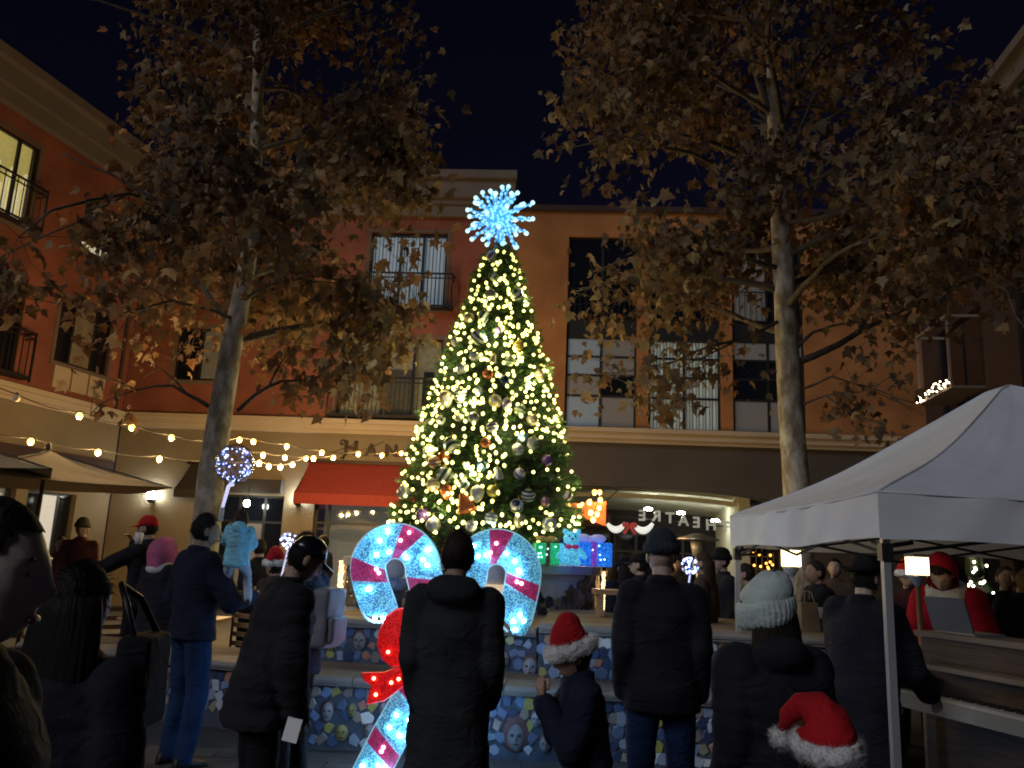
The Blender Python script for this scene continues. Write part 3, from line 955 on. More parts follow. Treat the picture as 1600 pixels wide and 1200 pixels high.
ORN = [  # px, py, r, kind, colour, shape, label
 (769, 400, .105, 'swirl', 'purple', 'ball', 'purple and white swirl ball ornament right below the blue starburst'),
 (771, 433, .085, 'swirl', 'dark', 'ball', 'white and dark striped ball ornament second below the starburst'),
 (804, 461, .115, 'swirl', 'dark', 'ball', 'green and white swirl ball ornament on the upper right edge of the tree'),
 (732, 497, .09, 'band', 'gold', 'ball', 'gold banded ball ornament on the upper left edge of the tree'),
 (755, 493, .10, 'swirl', 'dark', 'onion', 'pointed white and dark swirl ornament near the upper left of the tree'),
 (767, 460, .10, 'plain', 'silver', 'ball', 'grey silver ball ornament in the dark gap near the tree top'),
 (746, 527, .14, 'swirl', 'dark', 'ball', 'largest green and white swirl ball ornament in the upper half of the tree'),
 (779, 517, .07, 'plain', 'purple', 'ball', 'small purple ball ornament in the upper half of the tree'),
 (810, 540, .10, 'plain', 'yellow', 'disc', 'flat yellow ornament on the upper right side of the tree'),
 (710, 534, .075, 'plain', 'white', 'onion', 'white teardrop ornament on the left edge beside the upper balcony'),
 (743, 557, .09, 'plain', 'silver', 'ball', 'silver ball ornament below the largest upper swirl ball'),
 (772, 560, .08, 'plain', 'cream', 'bell', 'cream bell ornament at the middle of the upper tree'),
 (798, 564, .09, 'band', 'green', 'ball', 'green banded ball ornament right of the cream bell'),
 (719, 577, .095, 'plain', 'silver', 'ball', 'dull silver ball ornament on the left side above the gold swirl'),
 (760, 585, .09, 'plain', 'orange', 'ball', 'orange ball ornament at the centre of the upper tree'),
 (790, 594, .09, 'plain', 'navy', 'ball', 'navy ball ornament right of the orange ball'),
 (841, 585, .085, 'band', 'gold', 'onion', 'gold pointed ornament on the right edge at mid height'),
 (695, 622, .12, 'swirl', 'gold', 'onion', 'gold and white swirl onion ornament on the left at mid height'),
 (717, 617, .11, 'band', 'dark', 'onion', 'tall white spiral ornament beside the gold swirl onion'),
 (748, 610, .07, 'swirl', 'blue', 'ball', 'small blue and white striped ball at mid height of the tree'),
 (771, 627, .11, 'swirl', 'yellow', 'ball', 'yellow and white swirl ball at the centre of the tree'),
 (792, 630, .085, 'swirl', 'purple', 'onion', 'pale pointed ornament right of the yellow swirl ball'),
 (815, 641, .10, 'band', 'green', 'ball', 'green ball ornament on the right side at mid height'),
 (743, 653, .095, 'plain', 'silver', 'ball', 'silver ball ornament below the small blue striped ball'),
 (716, 652, .07, 'plain', 'cream', 'disc', 'flat cream ornament left of the centre of the tree'),
 (835, 657, .10, 'plain', 'cream', 'ball', 'cream ball ornament on the right edge above the unlit patch'),
 (767, 667, .10, 'band', 'navy', 'ball', 'white and navy banded ball at the middle of the tree'),
 (688, 657, .08, 'swirl', 'dark', 'ball', 'small striped ball on the left edge above the ledge line'),
 (706, 695, .14, 'swirl', 'dark', 'ball', 'large green and white swirl ball on the left side of the lower tree'),
 (758, 692, .085, 'plain', 'red-brown', 'ball', 'red-brown ball ornament right of the large lower swirl ball'),
 (817, 683, .09, 'plain', 'blue', 'disc', 'flat blue ornament at the top of the unlit patch'),
 (833, 693, .11, 'plain', 'white', 'disc', 'flat white round ornament at the right above the unlit patch'),
 (808, 702, .10, 'band', 'silver', 'ball', 'silver banded ball ornament in the unlit patch'),
 (669, 704, .10, 'band', 'green', 'onion', 'green ornament on the left edge beside the K of the sign'),
 (677, 722, .11, 'band', 'orange', 'ball', 'orange striped ball ornament on the lower left side'),
 (694, 712, .09, 'plain', 'orange', 'disc', 'flat orange ornament next to the orange striped ball'),
 (694, 742, .14, 'swirl', 'dark', 'ball', 'lowest large green and white swirl ball, at the tree\'s left'),
 (753, 728, .085, 'plain', 'blue', 'ball', 'blue ball ornament in the lower middle of the tree'),
 (777, 740, .10, 'plain', 'white', 'bell', 'white bell ornament at the edge of the unlit patch'),
 (811, 740, .09, 'swirl', 'purple', 'ball', 'dark striped ball ornament inside the unlit patch'),
 (854, 720, .09, 'plain', 'purple', 'ball', 'dark purple ball on the right edge in the unlit patch'),
 (675, 758, .11, 'band', 'gold', 'ball', 'gold banded ball low on the left side of the tree'),
 (696, 766, .10, 'plain', 'orange', 'onion', 'orange onion ornament low on the left side of the tree'),
 (722, 787, .17, 'plain', 'orange', 'bell', 'big orange bell ornament low on the tree'),
 (746, 770, .11, 'swirl', 'cream', 'onion', 'cream swirl onion ornament right of the big orange bell'),
 (774, 768, .10, 'plain', 'yellow', 'ball', 'pale yellow ball ornament low at the middle of the tree'),
 (825, 775, .11, 'band', 'dark', 'ball', 'white and dark banded ball below the unlit patch'),
 (810, 791, .11, 'swirl', 'navy', 'ball', 'navy and white swirl ball below the unlit patch'),
 (629, 770, .12, 'plain', 'silver', 'ball', 'clear silver ball on the far lower left edge of the tree'),
 (658, 806, .11, 'plain', 'purple', 'ball', 'purple ball ornament above the left candy cane hook'),
 (769, 810, .10, 'band', 'blue', 'ball', 'blue banded ball ornament above the seen head of the tall man'),
 (725, 757, .09, 'swirl', 'dark', 'onion', 'striped pointed ornament just above the big orange bell'),
 (858, 819, .12, 'plain', 'silver', 'disc', 'round silver plate ornament above the green gift box'),
 (850, 784, .08, 'plain', 'pink', 'ball', 'pink ball ornament low on the right side of the tree'),
 (676, 820, .12, 'plain', 'silver', 'ball', 'dull grey ball at the bottom left of the tree'),
 (640, 830, .09, 'plain', 'red-brown', 'ball', 'red-brown ball at the very bottom left of the tree'),
 (738, 822, .09, 'plain', 'white', 'ball', 'white ball ornament low on the tree behind the tall man'),
 (812, 812, .09, 'plain', 'cream', 'onion', 'cream onion ornament low on the tree above the right cane hook'),
 (885, 775, .08, 'swirl', 'red-brown', 'ball', 'red and white ball on the lower right edge of the tree')]
omesh = {}
for px, py, r, kind, colr, shape, lab in ORN:
    r *= .80
    p = on_tree(px, py, .03)
    t = empty('ornament', (p.x, p.y, p.z + r), lab, 'ornament', 'ornaments on the christmas tree')
    key = (r, kind, colr, shape)
    if key not in omesh:
        q = MB(); q.lathe(ball_profile(shape, r), (0, 0, 0 if shape == 'disc' else -r), 18)
        c_ = MB(); c_.lathe([(.0005, .0), (r * .2, 0), (r * .2, r * .18), (.0005, r * .2)], (0, 0, -.004), 10); c_.tube([(0, 0, r * .15), (0, 0, r * .5)], .004, 5)
        omesh[key] = (q.mesh('bauble', omat(kind, K[colr]), True), c_.mesh('cap', 'gold_cap'))
    rot = (rg.uniform(-.3, .3), rg.uniform(-.3, .3), rg.uniform(0, 6))
    if shape == 'disc': rot = (R(80), 0, rg.uniform(-.3, .3))
    link('bauble', omesh[key][0], t, (0, 0, -r if shape == 'disc' else 0), rot)
    link('cap', omesh[key][1], t, (0, 0, 0))
# ---------------------------------------------------------------- mosaic walls and planter
TPAL = [tuple(c * 1.85 for c in q_) for q_ in [(.12, .15, .20), (.22, .24, .27), (.05, .08, .15), (.09, .14, .23), (.018, .026, .055), (.34, .35, .36), (.11, .09, .085), (.07, .11, .18), (.03, .05, .10), (.15, .13, .10), (.02, .03, .06), (.05, .07, .12), (.18, .16, .05), (.20, .10, .07)]]
rg = random.Random(77)
tile_me = []
for k in range(14):
    n = rg.choice((4, 4, 5, 5, 6)); a0 = rg.uniform(0, 6)
    pts = []
    for i in range(n):
        a = a0 + 2 * PI * (i + rg.uniform(-.22, .22)) / n; r_ = rg.uniform(.43, .60)
        pts.append((math.cos(a) * r_ * 1.05, math.sin(a) * r_ * .92))
    q = MB()
    lo = [Vector((x, y, -.05)) for x, y in pts]; mi_ = [Vector((x, y, .10)) for x, y in pts]; hi = [Vector((x * .86, y * .86, .16)) for x, y in pts]
    q.loft([lo, mi_, hi]); tile_me.append(q.mesh('tile', 'tile'))
def put_tile(parent, pos, e, n, size, col):
    up_ = Vector((0, 0, 1)); mx = Matrix((e, up_, n)).transposed()
    a = rg.uniform(0, 2 * PI)
    mx = mx @ Matrix.Rotation(a, 3, 'Z')
    o = link('tile', rg.choice(tile_me), parent, pos - parent.location, mx.to_euler(), (size, size, size * .8))
    o.color = (*col, 1)
mat('face_clay', (.19, .19, .20), .5, var=.15, vs=25, bump=.2)
mat('face_dark', (.05, .04, .05), .5)
mat('face_yellow', (.26, .24, .09), .45, var=.25, vs=20)
mat('face_hair', (.11, .05, .05), .6, var=.3, vs=30)
mat('face_lip', (.10, .05, .06), .5)
mat('face_white', (.26, .27, .30), .45, var=.15, vs=20)
def plaque(parent, fr, s, z, w, h, d=0.0, kind='plain', hair='face_hair'):
    c = fr.p(s, z, d); e, n = fr.e, fr.n
    def q(u, v, o): return c + e * u + Vector((0, 0, v)) + n * o
    def blob(u, v, o, ru, rv, ro, nu=14, nv=8):
        b = MB(); b.sphere((0, 0, 0), 1, nu, nv)
        b.v = [tuple(q(u + x * ru, v + z_ * rv, o + y * -ro)) for x, y, z_ in b.v]
        return b
    fm_ = {'plain': 'face_clay', 'white': 'face_white', 'sun': 'face_yellow', 'yellow': 'face_yellow', 'woman': 'face_clay'}[kind]
    f = blob(0, 0, .005, w / 2, h / 2, .035)
    if kind == 'sun':
        for i in range(14):
            a = 2 * PI * i / 14; r1, r2 = .48, .72
            b1, b2 = a - .16, a + .16
            tri = [q(math.cos(b1) * w * r1, math.sin(b1) * h * r1, .004), q(math.cos(b2) * w * r1, math.sin(b2) * h * r1, .004), q(math.cos(a) * w * r2, math.sin(a) * h * r2, .004)]
            top = [p + n * .015 for p in tri]
            f.add(tri + top, [(0, 1, 2), (3, 5, 4), (0, 3, 4, 1), (1, 4, 5, 2), (2, 5, 3, 0)])
    f = f.build('face_plaque', fm_, parent, True)
    for sx in (-1, 1): blob(sx * w * .2, h * .08, .034, w * .12, h * .06, .014, 8, 6).build('eye', 'face_dark', f, True)
    blob(0, -h * .02, .036, w * .06, h * .13, .022, 8, 6).build('nose', fm_, f, True)
    blob(0, -h * .24, .030, w * .19, h * .05, .014, 8, 6).build('mouth', 'face_lip', f, True)
    if kind == 'woman':
        hb = blob(0, h * .12, -.008, w * .85, h * .72, .030); hb.build('hair', hair, f, True)
    elif kind in ('plain', 'white'):
        blob(0, h * .12, -.006, w * .58, h * .52, .028).build('hair', hair, f, True)
def in_faces(faces, s, z, pad=.02):
    return any(((s - a) / (w / 2 + pad)) ** 2 + ((z - b) / (h / 2 + pad)) ** 2 < 1 for a, b, w, h in faces)
def coping(fr, parent, s0, s1, z0, z1, d=.06, depth=.34, step=.66):
    n = max(1, round((s1 - s0) / step)); hh = z1 - z0
    for i in range(n):
        a = s0 + (s1 - s0) * i / n + .004; b = s0 + (s1 - s0) * (i + 1) / n - .004
        prof = [(-depth, z0), (d - .035, z0), (d - .02, z0 + hh * .12), (d - .02, z0 + hh * .3), (d, z0 + hh * .38), (d + .008, z0 + hh * .65), (d - .01, z0 + hh * .92), (d - .04, z1), (-depth, z1)]
        m = MB(); m.loft([[fr.p(a, z, q) for q, z in prof], [fr.p(b, z, q) for q, z in prof]])
        m.build('coping_stone', 'coping', parent)
def mosaic_wall(label, fr, length, z0, zt, ztop, depth, faces, cell=.09, zmin=None, smax=None, group='mosaic seat walls round the tree'):
    root = empty('mosaic_wall', fr.p(0, 0), label, 'wall', group)
    m = MB(); fr.box(m, 0, length, z0, zt, -depth, -.012); m.build('wall_core', 'mortar', root)
    m = MB(); fr.box(m, 0, length, zt + .001, ztop - .008, -depth, -.345); m.build('tread_slab', 'tread', root)
    coping(fr, root, 0, length, zt + .001, ztop)
    fl = [(a, b, w * (1.35 if k == 'woman' else 1.3 if k == 'sun' else 1.05), h * (1.25 if k in ('woman', 'sun') else 1.05)) for a, b, w, h, k, hr in faces]
    for a, b, w, h, k, hr in faces: plaque(root, fr, a, b, w, h, -.006, k, hr)
    zb = zmin if zmin is not None else z0
    nz = max(1, int((zt - zb) / cell)); ns = int(length / cell); cnt = 0
    for j in range(nz):
        for i in range(ns):
            s = (i + .5 + (.5 if j % 2 else 0)) * cell + rg.uniform(-.015, .015); z = zb + (j + .5) * (zt - zb) / nz + rg.uniform(-.01, .01)
            if s > (smax or length) - .04 or in_faces(fl, s, z) or cnt >= 296: continue
            put_tile(root, fr.p(s, z, -.012), fr.e, fr.n, cell * rg.uniform(.95, 1.30), rg.choice(TPAL)); cnt += 1
    return root
def frame2(a, b):
    a = Vector((a[0], a[1], 0)); b = Vector((b[0], b[1], 0))
    return Frame(a, b - a), (b - a).length
F1, L1 = frame2((-4.85, 8.82), (-2.1, 7.87))
mosaic_wall('low mosaic seat wall in front of the pink hooded person', F1, L1, 0, .5, .585, 1.0,
            [(1.82, .30, .12, .17, 'plain', 'face_hair'), (1.5, .35, .09, .13, 'yellow', 'face_hair'), (2.15, .33, .10, .14, 'white', 'face_hair')], zmin=.14)
F2, L2 = frame2((-1.85, 7.40), (3.2, 7.0))
def s_on(fr, px, py):   # where the view ray through a pixel meets the wall plane
    d = ray(px, py); t = (fr.o - CP).dot(fr.n) / d.dot(fr.n); p = CP + d * t
    return (p - fr.o).dot(fr.e), p.z
def face_at(fr, px, py, w, h, k, hr='face_hair'):
    w *= .86; h *= .86
    s, z = s_on(fr, px, py); return (s, z, w, h, k, hr)
mosaic_wall('lowest mosaic wall with clay faces along the ground behind the candy canes', F2, L2, 0, .5, .585, .95,
            [face_at(F2, 512, 1112, .115, .18, 'white'), face_at(F2, 550, 1110, .085, .13, 'yellow'), face_at(F2, 534, 1145, .13, .15, 'yellow'), face_at(F2, 578, 1143, .11, .14, 'plain'),
             face_at(F2, 806, 1152, .17, .25, 'woman'), face_at(F2, 838, 1124, .105, .145, 'white'), face_at(F2, 852, 1163, .11, .15, 'plain'), face_at(F2, 600, 1108, .09, .12, 'white')], zmin=.03)
F3, L3 = frame2((-1.85, 8.35), (.33, 8.05))
mosaic_wall('middle mosaic tier with a yellow sun face seen left of the red bow', F3, L3, .5, .9, .985, 2.6,
            [face_at(F3, 517, 1001, .15, .16, 'sun'), face_at(F3, 562, 1002, .15, .20, 'plain'), face_at(F3, 828, 1043, .16, .20, 'white'), face_at(F3, 868, 1038, .13, .17, 'plain'), face_at(F3, 789, 1030, .11, .15, 'plain')], zmin=.59)
F4, L4 = frame2((.335, 7.80), (3.2, 7.5))
mosaic_wall('raised mosaic pier behind the child in the santa hat', F4, L4, .5, .96, 1.05, 2.6, [face_at(F4, 968, 1010, .13, .15, 'plain')], zmin=.59)

# round planter that carries the tree
PC = Vector((-.42, 11.5, 0)); PR = 1.68
PL = empty('mosaic_planter', (PC.x, PC.y, 0), 'round white planter with dark stone mosaic under the christmas tree', 'planter')
m = MB(); m.lathe([(.001, 0), (PR, 0), (PR, 1.44), (PR + .05, 1.45), (PR + .05, 1.55), (PR - .2, 1.56), (.001, 1.5)], PC, 48); m.build('planter_wall', 'planter_white', PL)
cnt = 0
SPAL = [(.05, .045, .045), (.08, .075, .075), (.20, .19, .16), (.035, .032, .036), (.30, .28, .24), (.12, .09, .06), (.07, .07, .09), (.24, .20, .11)]
for j in range(8):
    for i in range(40):
        a = PI * 1.04 + (PI * .92) * (i + .5 + (.5 if j % 2 else 0)) / 40 + rg.uniform(-.01, .01); z = .98 + (j + .5) * .058 * 1.1 + rg.uniform(-.01, .01)
        if z > 1.36 - .10 * math.sin(a * 5) - (.10 if rg.random() < .25 else 0): continue
        n = Vector((math.cos(a), math.sin(a), 0)); e = Vector((-n.y, n.x, 0))
        put_tile(PL, PC + n * PR + Vector((0, 0, z)), e, n, rg.uniform(.095, .16), rg.choice(SPAL)); cnt += 1
# curtain lights hanging down the two sides of the planter
mat('curtain_bulb', (.9, .8, .6), .3, emit=(1.0, .58, .26), es=3.2)
for a, lab in ((-.06, 'warm light strands hanging down the planter beside the blue gift box'), (PI + .06, 'warm light strands hanging down the planter behind the left candy cane')):
    t = empty('light_curtain', PC + Vector((math.cos(a) * (PR + .08), math.sin(a) * (PR + .08), .95)), lab, 'string lights', 'light strands on the planter')
    for k in range(7):
        b = a + (-.16 + .04 * k) * (1 if a < 1 else -1)
        p0 = PC + Vector((math.cos(b) * (PR + .075), math.sin(b) * (PR + .075), 0))
        m = MB(); m.tube([p0 + Vector((0, 0, 1.5)), p0 + Vector((0, 0, 1.0))], .004, 4); st = m.build('strand', 'white_metal', t)
        m = MB()
        for q in range(15): m.sphere(p0 + Vector((rg.uniform(-.012, .012), rg.uniform(-.012, .012), 1.48 - q * .033)), .014, 6, 4)
        m.build('bulbs', 'curtain_bulb', st, True)

# ---------------------------------------------------------------- candy canes and bow
def tinsel(name, c1, c2, es, sc=95):
    m = mat(name, c1, .5, spec=.5)
    n = m.node_tree; b = n.nodes['Principled BSDF']
    tc = n.nodes.new('ShaderNodeTexCoord'); v = n.nodes.new('ShaderNodeTexNoise'); v.inputs['Scale'].default_value = sc; v.inputs['Detail'].default_value = 2
    cr = n.nodes.new('ShaderNodeValToRGB'); cr.color_ramp.elements[0].position = .42; cr.color_ramp.elements[0].color = (*c2, 1); cr.color_ramp.elements[1].position = .60; cr.color_ramp.elements[1].color = (*c1, 1)
    n.links.new(tc.outputs['Object'], v.inputs['Vector']); n.links.new(v.outputs['Fac'], cr.inputs[0])
    n.links.new(cr.outputs[0], b.inputs['Base Color']); n.links.new(cr.outputs[0], b.inputs['Emission Color'])
    b.inputs['Emission Strength'].default_value = es
    bp = n.nodes.new('ShaderNodeBump'); bp.inputs['Strength'].default_value = .6; bp.inputs['Distance'].default_value = .01
    n.links.new(v.outputs['Fac'], bp.inputs['Height']); n.links.new(bp.outputs[0], b.inputs['Normal'])
tinsel('tinsel_white', (.20, .64, .84), (.025, .14, .32), .70)
tinsel('tinsel_red', (.42, .035, .14), (.17, .012, .07), .60)
tinsel('tinsel_bow', (.75, .012, .012), (.42, .004, .006), .66, 60)
tinsel('tinsel_green', (.04, .75, .28), (.0, .25, .10), .5)
tinsel('tinsel_blue', (.03, .30, 1.0), (.005, .06, .55), .75, 60)
tinsel('tinsel_violet', (.30, .10, .75), (.10, .03, .35), .5, 60)
tinsel('tinsel_cyan', (.15, .65, .85), (.03, .28, .55), .75, 60)
mat('edge_white', (.6, .75, .8), .4, emit=(.25, .60, .78), es=.6)
mat('cool_led', (.9, .95, 1), .3, emit=(.30, .64, 1.0), es=120)
mat('pink_led', (1, .6, .8), .3, emit=(1.0, .40, .60), es=14)
mat('red_led', (1, .3, .2), .3, emit=(1.0, .20, .10), es=14)
CY = 6.4
def cane(name, label, pix, w, first):
    pts = [at(x, y, CY) for x, y in pix]
    # dense resample
    S_ = [0.0]
    for a, b in zip(pts, pts[1:]): S_.append(S_[-1] + (b - a).length)
    T = S_[-1]
    def C(t):
        t = min(max(t, 0), T - 1e-6)
        for i in range(len(pts) - 1):
            if S_[i] <= t <= S_[i + 1]: return pts[i].lerp(pts[i + 1], (t - S_[i]) / (S_[i + 1] - S_[i]))
        return pts[-1]
    def N(t):
        d = C(t + .03) - C(t - .03); d.y = 0; d.normalize(); return Vector((d.z, 0, -d.x))
    def wid(t):
        r = w * .5
        if t < r: return w * math.sqrt(max(.02, 1 - ((r - t) / r) ** 2))
        return w
    b = pts[-1]
    root = empty(name, (b.x, b.y, 0), label, 'candy cane', 'lit candy cane frames')
    t = 0; red = first
    sl = .045
    edge = MB()
    for side in (-1, 1):
        edge.tube([C(q) + N(q) * (side * wid(q) / 2) for q in [T * i / 90 for i in range(91)]], .010, 6)
    edge.build('wire_frame', 'edge_white', root)
    lg = random.Random(len(label))
    while t < T - .02:
        ln = .115 if red else .30
        t1 = min(T, t + ln)
        n = 10; rows = []
        for dy in (-.028, .028):
            rows.append([(C(a - (sl if 0 < a - sl else a)) + N(max(0, a - sl)) * (wid(a) / 2), C(min(T, a + sl)) - N(min(T, a + sl)) * (wid(a) / 2)) for a in [t + (t1 - t) * k / n for k in range(n + 1)]])
        m = MB(); vs = []
        for dy, row in zip((-.028, .028), rows):
            for l_, r_ in row:
                for q in (0, .33, .67, 1):
                    p = l_.lerp(r_, q); bulge = .012 * math.sin(q * PI)
                    vs.append(p + Vector((0, dy + (bulge if dy > 0 else -bulge), 0)))
        K4 = 4; nn = (n + 1) * K4; fs = []
        for k in range(n):
            for q in range(3):
                a = k * K4 + q
                fs.append((a, a + 1, a + 1 + K4, a + K4)); fs.append((nn + a, nn + a + K4, nn + a + 1 + K4, nn + a + 1))
            for q in (0, 3):
                a = k * K4 + q; fs.append((a, a + K4, nn + a + K4, nn + a))
        for k in (0, n):
            for q in range(3):
                a = k * K4 + q; fs.append((a, a + 1, nn + a + 1, nn + a))
        m.add(vs, fs)
        sec = m.build('red_stripe' if red else 'white_section', 'tinsel_red' if red else 'tinsel_white', root, True)
        for k in range(4 if red else 8):
            q = lg.uniform(t + .02, t1 - .02); p = C(q) + N(q) * lg.uniform(-.36, .36) * wid(q)
            m = MB(); m.sphere(p + Vector((0, -.046 if k % 2 else .046, 0)), .013, 8, 6); m.build('led', 'pink_led' if red else 'cool_led', sec, True)
        t = t1; red = not red
    return root
def arc(cx, cy, r, a0, a1, n=16):
    return [(cx + r * math.cos(R(a0 + (a1 - a0) * i / n)), cy - r * math.sin(R(a0 + (a1 - a0) * i / n))) for i in range(n + 1)]
cane('candy_cane', 'glowing striped candy cane frame with its hook at the left of the tall man', [(602, 970), (590, 943), (580, 915)] + arc(618, 888, 43, 185, -5) + [(668, 920), (684, 990), (706, 1090), (738, 1235)], .252, False)
cane('candy_cane', 'glowing striped candy cane frame with its hook at the right of the tall man', [(797, 988), (808, 950), (815, 918)] + arc(776, 896, 42, -5, 185) + [(722, 930), (692, 995), (655, 1070), (608, 1152), (566, 1235)], .252, False)
bx_ = 670
lobe = [(638, 948), (618, 951), (602, 963), (592, 985), (589, 1008), (597, 1030), (612, 1042), (630, 1040), (660, 1012), (672, 1004), (672, 986), (658, 966)]
tail = [(672, 1004), (655, 1018), (640, 1034), (600, 1050), (565, 1051), (568, 1063), (580, 1071), (572, 1102), (600, 1096), (632, 1072), (655, 1045), (672, 1018)]
BW = empty('red_bow', Vector((at(bx_, 1000, CY - .1).x, CY - .1, 0)), 'big glowing red ribbon bow where the candy canes cross', 'bow')
def slab(pix, Y, th, nm, mt_, mirror=False):
    n = len(pix)
    pts = [at((2 * bx_ - x) if mirror else x, y, Y) for x, y in pix]
    c = sum(pts, Vector()) / n
    m = MB()
    rings = []
    for dy, sc in ((th, .97), (th * .5, 1.0), (-th * .2, 1.0), (-th, .93)):
        rings.append([c + (p - c) * sc + Vector((0, dy, 0)) for p in pts])
    m.loft(rings, cap=False)
    o = len(m.v); front = c + Vector((0, -th * 1.6, 0)); back = c + Vector((0, th, 0))
    m.v.extend([tuple(front), tuple(back)])
    for i in range(n):
        m.f.append((3 * n + i, 3 * n + (i + 1) % n, o)); m.f.append((i, (i + 1) % n, o + 1))
        m.mi += [0, 0]; m.c += [None, None]
    ob = m.build(nm, mt_, BW, False)
    q = random.Random(5)
    for k in range(5):
        a = q.randint(0, n - 1); p = c.lerp(pts[a], q.uniform(.3, .75))
        b = MB(); b.sphere(p + Vector((0, -th * 1.5, 0)), .013, 8, 6); b.build('led', 'red_led', ob, True)
for mir in (False, True):
    slab(lobe, CY - .10, .03, 'bow_loop', 'tinsel_bow', mir); slab(tail, CY - .13, .02, 'bow_tail', 'tinsel_bow', mir)
m = MB(); m.sphere(at(bx_, 1002, CY - .15), .07, 12, 8, (1, .6, 1.1)); m.build('bow_knot', 'tinsel_bow', BW, True)
p = at(646, 1180, 5.2); m = MB(); m.lathe([(.055, .001), (.055, .015), (.026, .02), (.020, max(.1, p.z - .05)), (.003, max(.15, p.z + .02))], (p.x, p.y, 0), 10)
p_ = m.build('yellow_stake', mat('yellow_plastic', (.75, .62, .02), .5, emit=(.8, .75, .05), es=.1)); tag(p_, 'small yellow ground marker at the lower end of the candy cane', 'marker')

# pale lanterns on the middle tier seen through the cane hooks
mat('pale_globe', (.42, .40, .44), .6, var=.1)
mat('wicker_glow', (.6, .5, .35), .7, emit=(1.0, .70, .40), es=.55, var=.5, vs=70)
mat('collar_glitter', (.2, .25, .4), .4, var=.8, vs=60)
for px, py, wd, base, lab in ((615, 888, .125, 'collar_glitter', 'grey egg-shaped lantern with glittering collar seen inside the left cane hook'), (773, 898, .135, 'wicker_glow', 'pale globe lantern on glowing wicker base seen inside the right cane hook')):
    p = at(px, py, 8.75)
    t = empty('globe_lantern', (p.x, p.y, .985), lab, 'lantern', 'pale lanterns on the middle tier')
    m = MB(); m.sphere(p, wd, 18, 12, (1, 1, 1.12)); m.build('globe', 'pale_globe', t, True)
    m = MB(); m.lathe([(wd * .8, p.z - wd * 1.75 - .0), (wd * 1.15, p.z - wd * 1.5), (wd * 1.15, p.z - wd * .75), (wd * .8, p.z - wd * .7)], (p.x, p.y, 0), 18); m.build('collar', base, t, True)
    m = MB(); m.lathe([(wd * 1.0, .985), (wd * .8, p.z - wd * 1.6)], (p.x, p.y, 0), 14); m.build('pedestal', 'mortar', t, True)

# lit gift boxes and the bear on the planter rim
mat('white_led_dim', (.9, .95, 1), .3, emit=(.5, .9, 1.0), es=6)
def gift(label, px, py, Y, w, h, mt_, ribbon, bow):
    p = at(px, py, Y); z0 = 1.56
    t = empty('gift_box', (p.x, p.y, z0), label, 'gift box', 'lit gift boxes under the tree')
    m = MB(); m.box((0, 0, h / 2), (w, w * .8, h), .15); me_ = remesh(m, .014, 5, .004, 18); me_.materials.append(MATS[mt_]); b = link('box', me_, t)
    ca, sa = math.cos(.15), math.sin(.15)
    m = MB(); m.box((p.x, p.y, z0 + h / 2), (w * .16, w * .8 + .012, h + .012), .15); m.box((p.x, p.y, z0 + h / 2 + .001), (w + .012, w * .14, h + .008), .15); m.build('ribbon', ribbon, t)
    m = MB()
    for s in (-1, 1): m.sphere((p.x + s * w * .2, p.y, z0 + h + .05), w * .2, 10, 7, (1.1, .6, .55))
    m.sphere((p.x, p.y, z0 + h + .04), w * .09, 8, 6); m.build('bow', bow, t, True)
    for k in range(9):
        m = MB(); m.sphere((p.x + rg.uniform(-.40, .40) * w, p.y - w * .4 - .02, z0 + h * rg.uniform(.15, .88)), .008, 6, 5); m.build('led', 'white_led_dim', b, True)
mat('ribbon_brown', (.16, .08, .06), .5); mat('ribbon_gold', (.5, .32, .10), .4, .3, emit=(.6, .35, .1), es=.1)
gift('green glowing gift box with brown ribbon on the planter rim', 853, 866, 10.1, .30, .25, 'tinsel_green', 'ribbon_brown', 'ribbon_gold')
gift('blue glowing gift box with pale bow at the right end of the planter', 922, 868, 10.25, .46, .28, 'tinsel_blue', 'tinsel_violet', mat('bow_pale', (.4, .4, .7), .5, emit=(.35, .4, .8), es=.35))
p = at(893, 850, 9.98)
t = empty('bear_figure', (p.x, p.y, 1.56), 'glowing pale blue bear figure between the green and blue gift boxes', 'light figure')
m = MB(); z0 = 1.56
m.sphere((p.x, p.y, z0 + .12), .11, 14, 10, (1, .9, 1.1)); m.sphere((p.x - .07, p.y - .05, z0 + .04), .045, 8, 6); m.sphere((p.x + .07, p.y - .05, z0 + .04), .045, 8, 6)
m.capsule((p.x - .1, p.y, z0 + .18), (p.x - .15, p.y - .06, z0 + .1), .035, .03); m.capsule((p.x + .1, p.y, z0 + .18), (p.x + .15, p.y - .06, z0 + .1), .035, .03)
body = m.build('body', 'tinsel_cyan', t, True)
m = MB(); m.sphere((p.x, p.y - .02, z0 + .31), .095, 14, 10, (1.05, .95, .9)); m.sphere((p.x, p.y - .11, z0 + .29), .045, 8, 6)
for s in (-1, 1): m.sphere((p.x + s * .075, p.y - .01, z0 + .39), .034, 8, 6)
hd = m.build('head', 'tinsel_cyan', t, True)
for s in (-1, 1):
    m = MB(); m.sphere((p.x + s * .035, p.y - .105, z0 + .335), .012, 8, 6); m.build('eye', 'face_dark', hd, True)
m = MB(); m.sphere((p.x, p.y - .152, z0 + .30), .014, 8, 6); m.build('nose', 'face_dark', hd, True)
m = MB(); m.sphere((p.x - .04, p.y - .09, z0 + .215), .035, 8, 6, (1.3, .6, .8)); m.sphere((p.x + .04, p.y - .09, z0 + .215), .035, 8, 6, (1.3, .6, .8)); m.build('bow_tie', 'tinsel_red', t, True)
